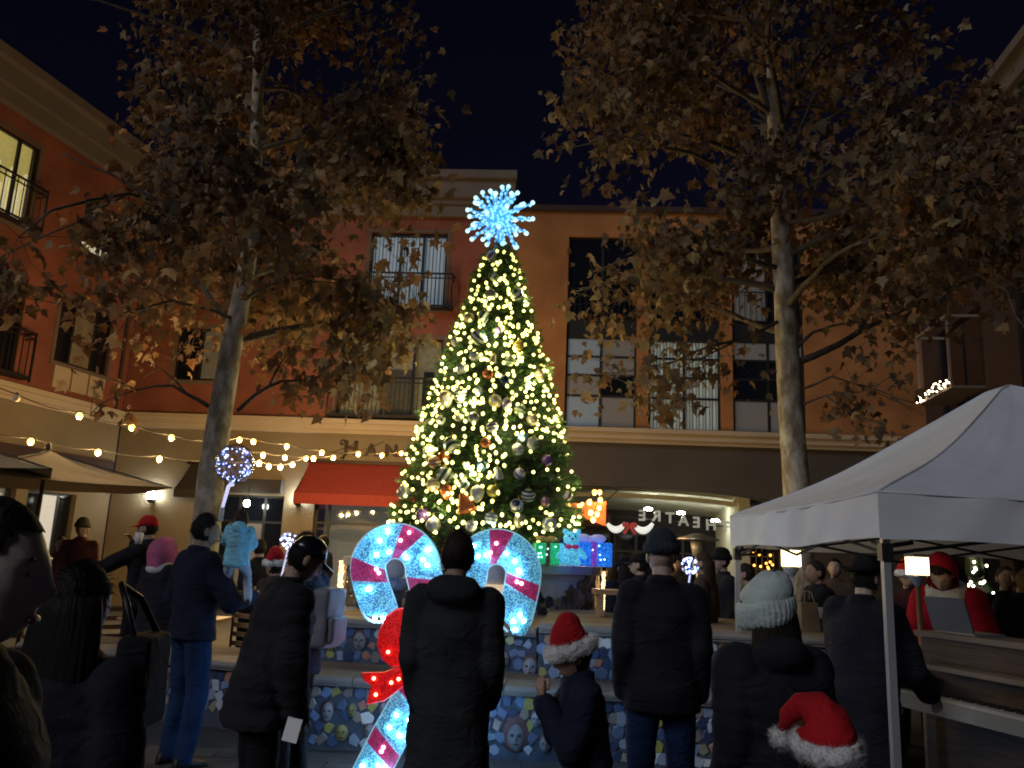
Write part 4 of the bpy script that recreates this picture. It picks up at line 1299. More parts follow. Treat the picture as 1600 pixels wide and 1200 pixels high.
for px, py, lab in ((875, 848, 'white snowman-like bauble figure left of the glowing bear'), ):
    q = at(px, py, 10.2); t = empty('snow_figure', (q.x, q.y, 1.56), 'small white snowman left of the glowing blue bear', 'light figure')
    m = MB(); m.sphere((q.x, q.y, 1.64), .08, 12, 8); m.sphere((q.x, q.y, 1.77), .06, 12, 8); m.build('body', 'tinsel_cyan', t, True)
    m = MB(); m.lathe([(.065, 1.815), (.065, 1.825), (.04, 1.828), (.036, 1.885), (.001, 1.89)], (q.x, q.y, 0), 14); m.build('hat', 'face_dark', t)
    m = MB(); m.lathe([(.055, 1.705), (.068, 1.715), (.055, 1.728)], (q.x, q.y, 0), 14); m.build('scarf', 'tinsel_bow', t)
# ---------------------------------------------------------------- tent
mat('tent_cloth', (.80, .81, .86), .85, var=.06, vs=3, bump=.25, bs=7)
add_translucency('tent_cloth', (.80, .82, .90), .18)
mat('tent_leg', (.36, .36, .38), .4, metal=.2, bump=.1, bs=50)
TN = empty('popup_tent', (3.6, 6.27, 0), 'white pop-up canopy tent over the piano', 'tent')
cor = [Vector((2.13, 4.8, 0)), Vector((5.15, 4.72, 0)), Vector((5.1, 7.75, 0)), Vector((2.06, 7.75, 0))]
PK = Vector((3.86, 6.3, 3.12)); EZ = 2.07
def roof_pt(i, u, v):
    """panel i: u along the eave, v from eave to peak"""
    a, b = cor[i], cor[(i + 1) % 4]
    e = a.lerp(b, u); e = Vector((e.x, e.y, EZ + .02 * math.sin(u * PI) * -1.2))
    p = e.lerp(PK, v)
    p.z -= .16 * math.sin(v * PI) * (.65 + .35 * math.sin(u * PI)) * (1 - .3 * v)
    if v > .93: p.z -= (v - .93) * .6
    k_ = math.sin(v * PI) ** .7
    p.z += .016 * k_ * noise.noise(Vector((u * 5 + i * 7, v * 2.2, 1.3))) + .010 * k_ * (1 - v) * math.sin((abs(u - .5) * 2) ** 2 * 26 + 9 * v)
    return p
for i in range(4):
    m = MB(); nu, nv = 36, 24; vs = []
    for j in range(nv + 1):
        for k in range(nu + 1): vs.append(roof_pt(i, k / nu, j / nv))
    fs = [(j * (nu + 1) + k, j * (nu + 1) + k + 1, (j + 1) * (nu + 1) + k + 1, (j + 1) * (nu + 1) + k) for j in range(nv) for k in range(nu)]
    o = len(vs); vs += [p - Vector((0, 0, .004)) for p in vs]
    fs += [tuple(x + o for x in reversed(f)) for f in fs]
    m.add(vs, fs); m.build('roof_panel', 'tent_cloth', TN, True)
    a, b = cor[i], cor[(i + 1) % 4]
    m = MB(); nx = 60; vs = []
    nrm = Vector(((b - a).y, -(b - a).x, 0)).normalized()
    for j in range(7):
        for k in range(nx + 1):
            u = k / nx; p = a.lerp(b, u); z = EZ - .012 * math.sin(u * PI) - .27 * j / 6
            w_ = (.022 * math.sin(u * 15 + i) * (j / 6) + .010 * math.sin(u * 37 + .5 * j) + .010 * noise.noise(Vector((u * 14, j * .8, i)))) * math.sin(u * PI)
            q = p + nrm * w_; vs.append(Vector((q.x, q.y, z + (.012 * math.sin(u * 9 + i * 2) if j == 6 else 0))))
    fs = [(j * (nx + 1) + k, j * (nx + 1) + k + 1, (j + 1) * (nx + 1) + k + 1, (j + 1) * (nx + 1) + k) for j in range(6) for k in range(nx)]
    m.add(vs, fs); m.build('valance', 'tent_cloth', TN, True)
ctr = Vector((3.6, 6.27, 0))
for i in range(4):
    m = MB(); m.tube([roof_pt(i, 0, j / 14) + Vector((0, 0, .004)) for j in range(15)], .008, 5); m.build('hip_seam', 'tent_cloth', TN, True)
    m = MB(); m.tube([roof_pt(i, k / 12, 0) + Vector((0, 0, .0)) for k in range(13)], .007, 5); m.build('eave_seam', 'tent_cloth', TN, True)
for c in cor:
    q = c + (ctr - c).normalized() * .07
    m = MB(); m.box((q.x, q.y, 1.0), (.042, .042, 2.0)); m.build('leg', 'tent_leg', TN)
    m = MB(); m.box((q.x, q.y, 1.73), (.065, .065, .10))
    d = (ctr - c).normalized(); t_ = Vector((-d.y, d.x, 0))
    for w_ in ((d + t_), (d - t_)):
        w_ = w_.normalized(); m.tube([q + Vector((0, 0, 1.76)), q + w_ * .16 + Vector((0, 0, 1.79))], .014, 6)
    m.build('corner_bracket', 'black_plastic', TN)
    m = MB(); m.box((q.x, q.y, .006), (.12, .12, .012)); m.build('foot', 'tent_leg', TN)
for i in range(4):
    a = cor[i] + (ctr - cor[i]).normalized() * .09; b = cor[(i + 1) % 4] + (ctr - cor[(i + 1) % 4]).normalized() * .09
    m = MB(); mid = a.lerp(b, .5); q1 = a.lerp(b, .25); q3 = a.lerp(b, .75)
    for z0, z1, z2 in ((1.95, 1.72, 1.95), (1.72, 1.95, 1.72)):
        m.tube([(a.x, a.y, z0), (q1.x, q1.y, (z0 + z1) / 2), (mid.x, mid.y, z1), (q3.x, q3.y, (z1 + z2) / 2), (b.x, b.y, z2)], .011, 6)
    m.build('truss', 'black_plastic', TN)

# ---------------------------------------------------------------- piano, lantern posts, small things under the tent
def wood_mat(name, c1, c2):
    m = mat(name, c1, .45, spec=.4)
    n = m.node_tree; b = n.nodes['Principled BSDF']
    tc = n.nodes.new('ShaderNodeTexCoord'); mp = n.nodes.new('ShaderNodeMapping'); mp.inputs['Scale'].default_value = (2, 2, 22)
    nz = n.nodes.new('ShaderNodeTexNoise'); nz.inputs['Scale'].default_value = 2.5; nz.inputs['Detail'].default_value = 8
    cr = n.nodes.new('ShaderNodeValToRGB'); cr.color_ramp.elements[0].position = .35; cr.color_ramp.elements[1].position = .7
    cr.color_ramp.elements[0].color = (*c1, 1); cr.color_ramp.elements[1].color = (*c2, 1)
    n.links.new(tc.outputs['Object'], mp.inputs[0]); n.links.new(mp.outputs[0], nz.inputs['Vector']); n.links.new(nz.outputs['Fac'], cr.inputs[0]); n.links.new(cr.outputs[0], b.inputs['Base Color'])
wood_mat('piano_wood', (.035, .020, .013), (.085, .052, .034))
wood_mat('plank_wood', (.30, .17, .08), (.46, .28, .15))
mat('piano_key_white', (.45, .44, .40), .3); mat('piano_edge', (.20, .155, .12), .4)
pa = az(1440, 985, 1.22); 
FP = Frame((2.92 - .3 * .24 - .31, 6.0 + .3 * .97 - .077, 0), (.24, -.97, 0))
PN = empty('upright_piano', FP.p(.8, 0, -.3), 'dark brown upright piano under the white tent', 'piano')
m = MB(); FP.box(m, .3, 1.95, .05, 1.20, -.62, -.32); m.build('case', 'piano_wood', PN)
m = MB(); FP.box(m, .27, 1.98, 1.2, 1.235, -.65, -.28); m.build('lid', 'piano_edge', PN)
m = MB(); FP.box(m, .34, 1.91, 1.05, 1.16, -.319, -.305); m.build('upper_panel', 'piano_wood', PN)
m = MB(); FP.box(m, .36, 1.89, 1.0, 1.03, -.319, -.20); m.build('music_desk_rail', 'piano_edge', PN)
m = MB(); FP.box(m, .3, 1.95, .76, .84, -.319, .0); m.build('key_bed', mat('key_bed', (.28, .27, .25), .5), PN)
for s in (.3, 1.89):
    m = MB(); FP.box(m, s, s + .06, .84, .96, -.319, -.02); m.build('cheek', 'piano_wood', PN)
    m = MB(); FP.box(m, s, s + .06, .05, .759, -.08, -.02); m.build('leg', 'piano_wood', PN)
km = MB()
for k in range(52): FP.box(km, .37 + k * .0288, .37 + k * .0288 + .0272, .841, .86, -.19, -.03)
km.build('white_keys', 'piano_key_white', PN)
km = MB()
for k in range(51):
    if k % 7 in (0, 1, 3, 4, 5): FP.box(km, .388 + k * .0288, .388 + k * .0288 + .015, .861, .873, -.19, -.10)
km.build('black_keys', 'black_plastic', PN)
m = MB(); FP.box(m, .36, 1.89, .10, .69, -.319, -.312); m.build('lower_panel', 'piano_wood', PN)
for k in range(3):
    m = MB(); FP.box(m, 1.02 + k * .09, 1.07 + k * .09, .05, .07, -.311, -.22); m.build('pedal', 'gold_cap', PN)
# open laptop on the piano lid
pl = at(1455, 945, 5.32)
LP = empty('laptop', FP.p(.55, 1.236, -.47), 'grey open laptop on the piano beside the person in the black hat', 'laptop')
m = MB(); FP.box(m, .38, .74, 1.2365, 1.25, -.60, -.36); m.build('base', 'grey_metal', LP)
pts = [FP.p(.38, 1.25, -.36), FP.p(.74, 1.25, -.36), FP.p(.74, 1.47, -.30), FP.p(.38, 1.47, -.30)]
m = MB(); m.box8(pts + [q + FP.n * .012 for q in pts]); m.build('screen_lid', mat('laptop_lid', (.20, .20, .23), .5), LP)

def lantern_post(px, py, Y, w, lab, wood=False):
    p = at(px, py, Y); p = Vector((p.x, p.y, p.z))
    t = empty('lantern_post', (p.x, p.y, 0), lab, 'lamp', 'glowing lantern posts under the tent')
    m = MB(); m.tube([(p.x, p.y, 0.02), (p.x, p.y, p.z - w * .8)], .018, 10); m.lathe([(.14, 0), (.14, .015), (.03, .03)], (p.x, p.y, 0), 18); m.build('pole', 'plank_wood' if wood else 'white_metal', t, True)
    m = MB(); m.lathe([(.02, p.z - w * 1.3), (w * .55, p.z - w * .75), (w * .6, p.z - w * .6)], (p.x, p.y, 0), 16); m.build('cup', 'white_metal', t, True)
    m = MB(); m.box((p.x, p.y, p.z), (w, w, w * 1.15), .1); m.build('lantern', 'lantern_glow', t)
    m = MB(); m.box((p.x, p.y, p.z + w * .62), (w * 1.1, w * 1.1, .02), .1); m.build('roof', 'white_metal', t)
lantern_post(1236, 872, 6.9, .115, 'glowing square lantern on a white pole behind the white beanie')
lantern_post(1433, 884, 6.3, .115, 'glowing square lantern on a pole right of the front tent leg', True)

# ---------------------------------------------------------------- string lights
bs_ = MB(); bs_.sphere((0, 0, -.055), .05, 12, 8, (1, 1, 1.15))
bulb_on = bs_.mesh('bulb', 'bulb_warm', True); bulb_no = bs_.mesh('bulb', 'bulb_off', True)
ss_ = MB(); ss_.lathe([(.001, .03), (.016, .03), (.019, -.01), (.017, -.03), (.001, -.03)], (0, 0, 0), 10)
sock = ss_.mesh('socket', 'black_plastic', True)
def string_lights(label, pix, ends, off=(), sag=.06, watt=54):
    pts = [at(x, y, Y) for x, y, Y in pix]
    root = empty('string_lights', (pts[0].x, pts[0].y, pts[0].z), label, 'string lights', 'bulb strings over the restaurant terrace')
    tops = [p + Vector((0, 0, .06)) for p in pts]
    e0, e1 = at(*ends[0]), at(*ends[1])
    chain = [e0] + tops + [e1]
    w = []
    for a, b in zip(chain, chain[1:]):
        for k in range(6):
            t = k / 6; q = a.lerp(b, t); q.z -= sag * 4 * t * (1 - t) * min(1, (b - a).length); w.append(q)
    w.append(chain[-1])
    m = MB(); m.tube(w, .009, 5); m.build('wire', 'black_wire', root)
    for i, p in enumerate(pts):
        b = link('bulb', bulb_no if i in off else bulb_on, root, p + Vector((0, 0, .055)) - root.location)
        link('socket', sock, b)
        if i not in off:
            ld = bpy.data.lights.new('bulb_light', 'POINT'); ld.energy = watt; ld.color = (1.0, .62, .24); ld.shadow_soft_size = .04
            lo = bpy.data.objects.new('bulb_light', ld); COL.objects.link(lo); lo.parent = b; lo.location = (0, 0, -.17)
string_lights('bulb string sagging from the left edge past the sycamore trunk, first bulb unlit', [(26, 622, 12.5), (124, 650, 13.2), (206, 668, 14), (268, 684, 14.6), (323, 693, 15.2), (374, 687, 15.8), (396, 690, 16), (448, 697, 16.6), (503, 707, 17.2), (560, 709, 18), (597, 711, 18.5), (627, 708, 19)], [(-60, 570, 12), (700, 690, 20)], (0,))
string_lights('lower bulb string above the beige umbrellas', [(48, 690, 13), (153, 707, 14), (249, 717, 15), (333, 723, 15.6), (405, 724, 16.2), (420, 729, 16.5), (438, 730, 16.8), (457, 726, 17.2), (478, 716, 17.6), (521, 715, 18.2)], [(-60, 660, 12.4), (600, 690, 20)])
string_lights('short bulb string between the trunk and the red awning', [(411, 711, 16.5), (445, 715, 17), (490, 716, 17.6)], [(372, 700, 16), (560, 690, 21.5)])
string_lights('zigzag cluster of warm bulbs by the orange banner at the arch', [(888, 790, 16), (906, 790, 16.4), (921, 784, 16.8), (929, 769, 17.2), (938, 781, 17.6), (936, 793, 18), (923, 801, 17), (933, 803, 17.4), (927, 812, 16.6), (937, 769, 18.4)], [(880, 800, 15.6), (960, 760, 21.5)], sag=.02, watt=15)
# lights along the right wing's balcony rail
BR = empty('balcony_lights', FR.p(2.2, 5.75, .7), 'bright light garland on the dark balcony rail above the tent', 'string lights')
m = MB(); pts = [FR.p(1.5 + 1.95 * k / 30, 5.83 + .05 * math.sin(k * 1.1), .69) for k in range(31)]
m.tube(pts, .035, 6); m.build('garland', mat('garland_green', (.02, .045, .02), .8, bump=.6), BR)
mat('rail_bulb', (.9, .8, .6), .3, emit=(1.0, .78, .50), es=22)
for k in range(44):
    q = FR.p(1.5 + 1.95 * rg.random(), 5.83 + rg.gauss(0, .055), .73 + rg.uniform(-.02, .03))
    m = MB(); m.sphere(q, .016, 6, 5); m.build('bulb', 'rail_bulb', BR, True)

# ---------------------------------------------------------------- restaurant front: sign, awnings, umbrellas, sconces
def text_mesh(ch, size, ext, mt_, mirror=False):
    cu = bpy.data.curves.new('t', 'FONT'); cu.body = ch; cu.size = size; cu.extrude = ext; cu.bevel_depth = size * .012; cu.offset = size * .012
    ob = bpy.data.objects.new('t', cu); _tmp.collection.objects.link(ob)
    _tmp.view_layers[0].update(); dg = _tmp.view_layers[0].depsgraph
    me = bpy.data.meshes.new_from_object(ob.evaluated_get(dg))
    bpy.data.objects.remove(ob); bpy.data.curves.remove(cu)
    xs = [v.co.x for v in me.vertices]; cx = (min(xs) + max(xs)) / 2
    for v in me.vertices:
        v.co.x = -(v.co.x - cx) if mirror else v.co.x - cx
    me.materials.clear(); me.materials.append(MATS[mt_])
    return me
def lettering(root, fr, items, mt_, ext=.02, mirror=False, serif=False):
    for ch, s, z, size, d in items:
        me = text_mesh(ch, size, ext, mt_, mirror)
        p = fr.p(s, z, d) - root.location
        link('letter', me, root, p, (PI / 2, 0, fr.rz))
sg = empty('restaurant_sign', FB.p(-4.4, 4.2), 'rust brown letters HANK on the beige wall above the red awning', 'sign')
its = []
for ch, px, size in (('H', 548, .54), ('A', 580, .45), ('N', 611, .45), ('K', 644, .45)):
    d_ = ray(px, 706); t_ = (FB.o - CP).dot(FB.n) / d_.dot(FB.n); q = CP + d_ * t_
    its.append((ch, (q - FB.o).dot(FB.e), 4.16, size, .04))
lettering(sg, FB, its, 'letter_rust')
m = MB(); s0 = its[0][1]
for s_, z_ in ((i[1], i[2]) for i in its):     # serif feet
    pass
pts = [FB.p(s0 - .16, 4.5, .03), FB.p(s0 - .22, 4.56, .03), FB.p(s0 - .29, 4.52, .03), FB.p(s0 - .28, 4.44, .03), FB.p(s0 - .22, 4.44, .03)]
m.tube(pts, [.03, .025, .02, .02, .03], 6); m.tube([FB.p(s0 - .12, 4.5, .03), FB.p(s0 - .13, 4.2, .03), FB.p(s0 - .2, 4.06, .03), FB.p(s0 - .27, 4.07, .03)], [.03, .04, .03, .015], 6); m.build('swash', 'letter_rust', sg)
m = MB()
for ch, s_, z_, size, d in its[1:]:
    w_ = size * .36
    for dx in (-w_, w_): FB.box(m, s_ + dx - .05, s_ + dx + .05, z_ - .012, z_ + .014, .012, .05)
m.build('serifs', 'letter_rust', sg)
ts = empty('theatre_sign', FB.p(4.2, 2.75, -2.2), 'pale steel letters reading THEATRE seen mirrored under the arch', 'sign')
FT = Frame(FB.p(0, 0, -2.2), FB.e)
its = []
for ch, px, py in (('E', 1003, 813), ('R', 1025, 814), ('T', 1047, 817), ('A', 1068, 821), ('E', 1088, 824), ('H', 1111, 828), ('T', 1133, 831)):
    d_ = ray(px, py); t_ = (FT.o - CP).dot(FT.n) / d_.dot(FT.n); q = CP + d_ * t_
    its.append((ch, (q - FT.o).dot(FT.e), q.z, .42, 0))
lettering(ts, FT, its, 'letter_steel', .02, True)
m = MB(); a_, b_ = its[0], its[-1]
m.tube([FT.p(a_[1] - 1.2, a_[2] + .12, -.03), FT.p(b_[1] + .4, b_[2] + .12, -.03)], .015, 6); m.build('support_bar', 'black_plastic', ts)
# swags of white light with red bows under the arch
SWG = empty('light_swag', FT.p(2.6, 2.75, .3), 'white glowing double swag with red bow under the arch', 'garland')
mat('swag_white', (.9, .9, .9), .5, emit=(.85, .92, .88), es=.75)
def sw(x0, y0, x1, y1, dip):
    a, b = at(x0, y0, 23.6), at(x1, y1, 23.6); m = MB(); pts = []
    for k in range(13):
        t = k / 12; q = a.lerp(b, t); q.z -= dip * 4 * t * (1 - t); pts.append(q)
    m.tube(pts, [.045 + .05 * math.sin(PI * k / 12) for k in range(13)], 8); m.build('swag', 'swag_white', SWG, True)
sw(949, 818, 977, 817, .18); sw(990, 818, 1020, 818, .20)
q = at(984, 822, 23.5); m = MB()
for s in (-1, 1): m.sphere(q + Vector((s * .11, 0, .03)), .10, 10, 6, (1.1, .5, .8)); m.tube([q, q + Vector((s * .16, 0, -.22))], [.03, .05], 6)
m.build('bow', mat('bow_red', (.5, .04, .04), .6, emit=(.7, .15, .12), es=.18), SWG, True)
# orange banner
bn = MB(); pts = [at(884, 786, 18.5), at(947, 783, 18.5), at(946, 822, 18.5), at(905, 806, 18.5), at(886, 800, 18.5)]
bn.add(pts + [p + Vector((0, .02, 0)) for p in pts], [(0, 1, 2, 3, 4), (9, 8, 7, 6, 5)] + [(i, (i + 1) % 5, 5 + (i + 1) % 5, 5 + i) for i in range(5)])
b_ = bn.build('orange_banner', mat('banner_orange', (.72, .13, .04), .7, var=.1)); tag(b_, 'orange-red hanging banner right of the christmas tree', 'banner')
m = MB(); m.tube([pts[0], pts[1], FB.p(2.9, 3.5, -.2)], .012, 5); m.build('cord', 'black_wire', b_)
# red awning
def awning(label, s0, s1, zt, zb, out, val, mt_):
    t = empty('awning', FB.p((s0 + s1) / 2, zb), label, 'awning', None)
    pts = [FB.p(s0, zt, 0), FB.p(s1, zt, 0), FB.p(s1 + .05, zb, out), FB.p(s0 - .05, zb, out)]
    m = MB(); n = 10; vs = []
    for j in range(n + 1):
        for k in range(n + 1):
            p = pts[0].lerp(pts[1], k / n).lerp(pts[3].lerp(pts[2], k / n), j / n); p.z -= .05 * math.sin(PI * j / n); vs.append(p)
    fs = [(j * (n + 1) + k, j * (n + 1) + k + 1, (j + 1) * (n + 1) + k + 1, (j + 1) * (n + 1) + k) for j in range(n) for k in range(n)]
    o = len(vs); vs += [p - Vector((0, 0, .012)) for p in vs]; fs += [tuple(x + o for x in reversed(f)) for f in fs]
    m.add(vs, fs); m.build('canopy', mt_, t, True)
    m = MB(); FB.box(m, s0 - .05, s1 + .05, zb - val, zb - .002, out - .012, out); m.build('valance', mt_, t)
    m = MB(); FB.box(m, s0 - .05, s1 + .05, zt, zt + .09, 0, .10); m.build('head_bar', 'letter_rust', t)
    for s in (s0, s1 - .03):
        m = MB(); m.tube([FB.p(s, zt - .1, 0), FB.p(s, zb, out - .02)], .015, 6); m.build('arm', 'black_plastic', t)
awning('long red fabric awning under the HANK letters', -5.35, -.95, 3.92, 3.05, .95, .28, 'awning_red')
awning('short dark awning behind the left sycamore trunk', -8.6, -7.6, 3.75, 3.05, .7, .22, 'awning_dark')
m = MB(); FB.box(m, -7.5, -5.95, 3.05, 3.4, .0, .35); o = m.build('shop_canopy', 'awning_dark'); tag(o, 'flat dark shop canopy right of the left sycamore trunk', 'canopy')
# sconces
mat('sconce_metal', (.05, .05, .05), .4, .5)
def sconce(label, s, z):
    t = empty('wall_sconce', FB.p(s, z, 0), label, 'wall lamp', 'white wall sconces on the beige wall')
    m = MB(); m.sphere(FB.p(s, z, .16), .12, 14, 10, (1, 1, 1.1)); m.build('globe', 'lamp_white', t, True)
    m = MB(); m.lathe([(.05, z - .20), (.10, z - .13), (.11, z - .1)], FB.p(s, 0, .16), 12); FB.box(m, s - .05, s + .05, z - .2, z - .08, -.018, .10); m.tube([FB.p(s, z - .24, .16), FB.p(s, z - .18, .16)], .015, 6); m.build('bracket', 'sconce_metal', t, True)
sconce('white glowing wall sconce above the red cap', -9.5, 2.88)
sconce('white glowing wall sconce left of the red awning', -5.53, 2.95)
t = empty('globe_lamp', FB.p(-6.75, 2.75, .5), 'small white globe lamp hanging beside the carried child', 'lamp')
m = MB(); m.sphere(FB.p(-6.75, 2.75, .5), .085, 12, 8); m.build('globe', 'lamp_white', t, True)
m = MB(); m.tube([FB.p(-6.75, 2.83, .5), FB.p(-6.75, 3.2, .4)], .012, 5); m.build('stem', 'sconce_metal', t)
# market umbrellas
def umbrella(label, c, half, za, ze, rz):
    t = empty('market_umbrella', (c[0], c[1], 0), label, 'umbrella', 'beige terrace umbrellas')
    ca, sa = math.cos(rz), math.sin(rz)
    def P(x, y, z): return Vector((c[0] + x * ca - y * sa, c[1] + x * sa + y * ca, z))
    cn = [(-half, -half), (half, -half), (half, half), (-half, half)]
    for i in range(4):
        a, b = cn[i], cn[(i + 1) % 4]; m = MB(); n = 8; vs = []
        for j in range(n + 1):
            v = j / n
            for k in range(n + 1):
                u = k / n; ex, ey = a[0] + (b[0] - a[0]) * u, a[1] + (b[1] - a[1]) * u
                z = ze + (za - ze) * v - .05 * math.sin(PI * u) * (1 - v) - .06 * math.sin(PI * v)
                vs.append(P(ex * (1 - v), ey * (1 - v), z))
        fs = [(j * (n + 1) + k, j * (n + 1) + k + 1, (j + 1) * (n + 1) + k + 1, (j + 1) * (n + 1) + k) for j in range(n) for k in range(n)]
        o = len(vs); vs += [p - Vector((0, 0, .01)) for p in vs]; fs += [tuple(x + o for x in reversed(f)) for f in fs]
        m.add(vs, fs); m.build('canopy_panel', 'umbrella_beige', t, True)
        m = MB(); m.tube([P(a[0], a[1], ze - .015), P(0, 0, za - .03)], .014, 6); m.build('rib', 'umbrella_pole', t)
    m = MB(); m.tube([P(0, 0, 0.05), P(0, 0, za)], .03, 10); m.lathe([(.02, za), (.05, za + .02), (.03, za + .09), (.001, za + .11)], P(0, 0, 0), 10); m.build('pole', 'umbrella_pole', t, True)
    m = MB(); m.lathe([(.3, 0), (.3, .06), (.05, .09)], P(0, 0, 0), 20); m.build('base', 'umbrella_pole', t, True)
ap = at(75, 703, 12.5)
umbrella('large beige umbrella whose right tip reaches the sconce', (ap.x, ap.y), 1.38, ap.z, ap.z - .48, .75)
ap = at(-40, 690, 11)
umbrella('beige umbrella cut off by the photo\'s left edge', (ap.x, ap.y), .95, ap.z, ap.z - .34, .5)
# patio heater under the arch
q = at(1090, 842, 17)
t = empty('patio_heater', (q.x, q.y, 0), 'steel patio heater with flat round hood right of the dark beanie', 'heater')
m = MB(); m.lathe([(.42, q.z - .03), (.43, q.z - .01), (.10, q.z + .10), (.001, q.z + .11)], (q.x, q.y, 0), 24); m.build('hood', mat('steel', (.6, .6, .6), .3, .8), t, True)
m = MB(); m.lathe([(.10, q.z - .34), (.15, q.z - .05)], (q.x, q.y, 0), 16); m.build('burner', 'grey_metal', t, True)
m = MB(); m.tube([(q.x, q.y, .6), (q.x, q.y, q.z - .3)], .035, 10); m.build('pole', 'steel', t, True)
m = MB(); m.lathe([(.22, 0), (.22, .62), (.1, .66)], (q.x, q.y, 0), 18); m.build('base', 'steel', t, True)
# wooden bench on the pier, seen between the santa-hat child and the beanie man
t = empty('bench', (1.35, 9.3, 1.04), 'small wooden bench on the pier right of the planter', 'bench')
m = MB(); m.box((1.35, 9.3, 1.30), (.75, .35, .05)); m.build('seat', 'plank_wood', t)
for s in (-.3, .3):
    m = MB(); m.box((1.35 + s, 9.3, 1.16), (.05, .3, .23)); m.build('leg', 'plank_wood', t)
# terrace chairs and tables on the left
def chair(x, y, z, rz, lab):
    t = empty('terrace_chair', (x, y, z), lab, 'chair', 'dark terrace chairs', rz)
    m = MB(); m.box((0, 0, .45), (.42, .42, .03)); m.build('seat', 'umbrella_pole', t, local=True)
    for a in (-.19, .19):
        for b in (-.19, .19):
            m = MB(); m.tube([(a, b, .0), (a, b, .44 if b > 0 else .88)], .014, 6); m.build('leg', 'umbrella_pole', t, local=True)
    for k in range(4):
        m = MB(); m.box((0, -.19, .55 + k * .1), (.37, .015, .05)); m.build('back_slat', 'plank_wood', t, local=True)
chair(-3.0, 9.6, 0, 2.6, 'terrace chair behind the red capped man')
chair(-4.35, 9.9, 0, -2.4, 'terrace chair in front of the two people by the lit door')
t = empty('terrace_table', (-3.9, 10.4, 0), 'wooden terrace table below the red capped man\'s arm', 'table')
m = MB(); m.box((-3.9, 10.4, .74), (1.1, .8, .04)); m.build('tabletop', 'plank_wood', t)
m = MB(); m.tube([(-3.9, 10.4, .02), (-3.9, 10.4, .72)], .04, 8); m.lathe([(.3, 0), (.3, .03), (.05, .05)], (-3.9, 10.4, 0), 16); m.build('pedestal', 'umbrella_pole', t, True)
# wreath and lit column decorations at the right
def fairy(label, name, px, py, Y, rad, nb, ring=True, hh=0.0):
    c = at(px, py, Y); t = empty(name, c, label, 'wreath' if ring else 'lit plant')
    m = MB()
    if ring: m.tube([c + Vector((math.cos(2 * PI * k / 20) * rad, 0, math.sin(2 * PI * k / 20) * rad)) for k in range(21)], rad * .34, 8)
    else: m.lathe([(.02, -hh), (rad, -hh * .7), (rad * .8, hh * .5), (.01, hh)], c, 12)
    m.build('greenery', 'garland_green', t, True)
    for k in range(nb):
        a = rg.uniform(0, 2 * PI)
        q = c + (Vector((math.cos(a) * rad * rg.uniform(.75, 1.25), -rad * .3, math.sin(a) * rad * rg.uniform(.75, 1.25))) if ring else Vector((rg.uniform(-1, 1) * rad, -rad * .9, rg.uniform(-1, .7) * hh)))
        m = MB(); m.sphere(q, .02, 6, 5); m.build('bulb', 'rail_bulb', t, True)
fairy('lit round wreath at the far right behind the piano', 'wreath', 1530, 926, 13, .17, 16)
fairy('lit shrub with sparkling bulbs above the wreath at the far right', 'lit_shrub', 1522, 876, 13.6, .14, 10, False, .3)
c = at(1195, 880, 13)
t = empty('lit_shop_display', (c.x, c.y, 0), 'golden lit lattice shop display behind the white beanie', 'display')
m = MB()
for k in range(6): m.tube([(c.x - .22 + k * .09, c.y, .3), (c.x - .22 + k * .09, c.y, 2.1)], .012, 5)
for k in range(9): m.tube([(c.x - .24, c.y, .4 + k * .2), (c.x + .25, c.y, .4 + k * .2)], .012, 5)
m.build('lattice', 'umbrella_pole', t)
for k in range(26):
    m = MB(); m.sphere((c.x + rg.uniform(-.23, .23), c.y - .03, rg.uniform(1.2, 2.1)), .02, 6, 5); m.build('bulb', mat('amber_bulb', (.9, .5, .1), .3, emit=(1, .42, .06), es=4) if k == 0 else 'amber_bulb', t, True)
# ---------------------------------------------------------------- people
def cloth(name, col, rough=.9, bs=140, sheen=.0):
    """woven cloth: fine weave plus soft creases"""
    m = mat(name, col, rough, var=.30, vs=5, bump=.30, bs=bs, spec=.2, sheen=sheen)
    n = m.node_tree; b = n.nodes['Principled BSDF']
    bp1 = [x for x in n.nodes if x.type == 'BUMP'][0]
    tc = n.nodes.new('ShaderNodeTexCoord'); mp = n.nodes.new('ShaderNodeMapping'); mp.inputs['Scale'].default_value = (5, 5, 9); mp.inputs['Rotation'].default_value = (.5, .3, 0)
    nz = n.nodes.new('ShaderNodeTexNoise'); nz.inputs['Scale'].default_value = 1.6; nz.inputs['Detail'].default_value = 3; nz.inputs['Distortion'].default_value = 1.6
    nz.noise_type = 'RIDGED_MULTIFRACTAL'
    b2 = n.nodes.new('ShaderNodeBump'); b2.inputs['Strength'].default_value = .38; b2.inputs['Distance'].default_value = .035
    n.links.new(tc.outputs['Object'], mp.inputs[0]); n.links.new(mp.outputs[0], nz.inputs['Vector']); n.links.new(nz.outputs['Fac'], b2.inputs['Height'])
    n.links.new(b2.outputs[0], bp1.inputs['Normal'])
    return m
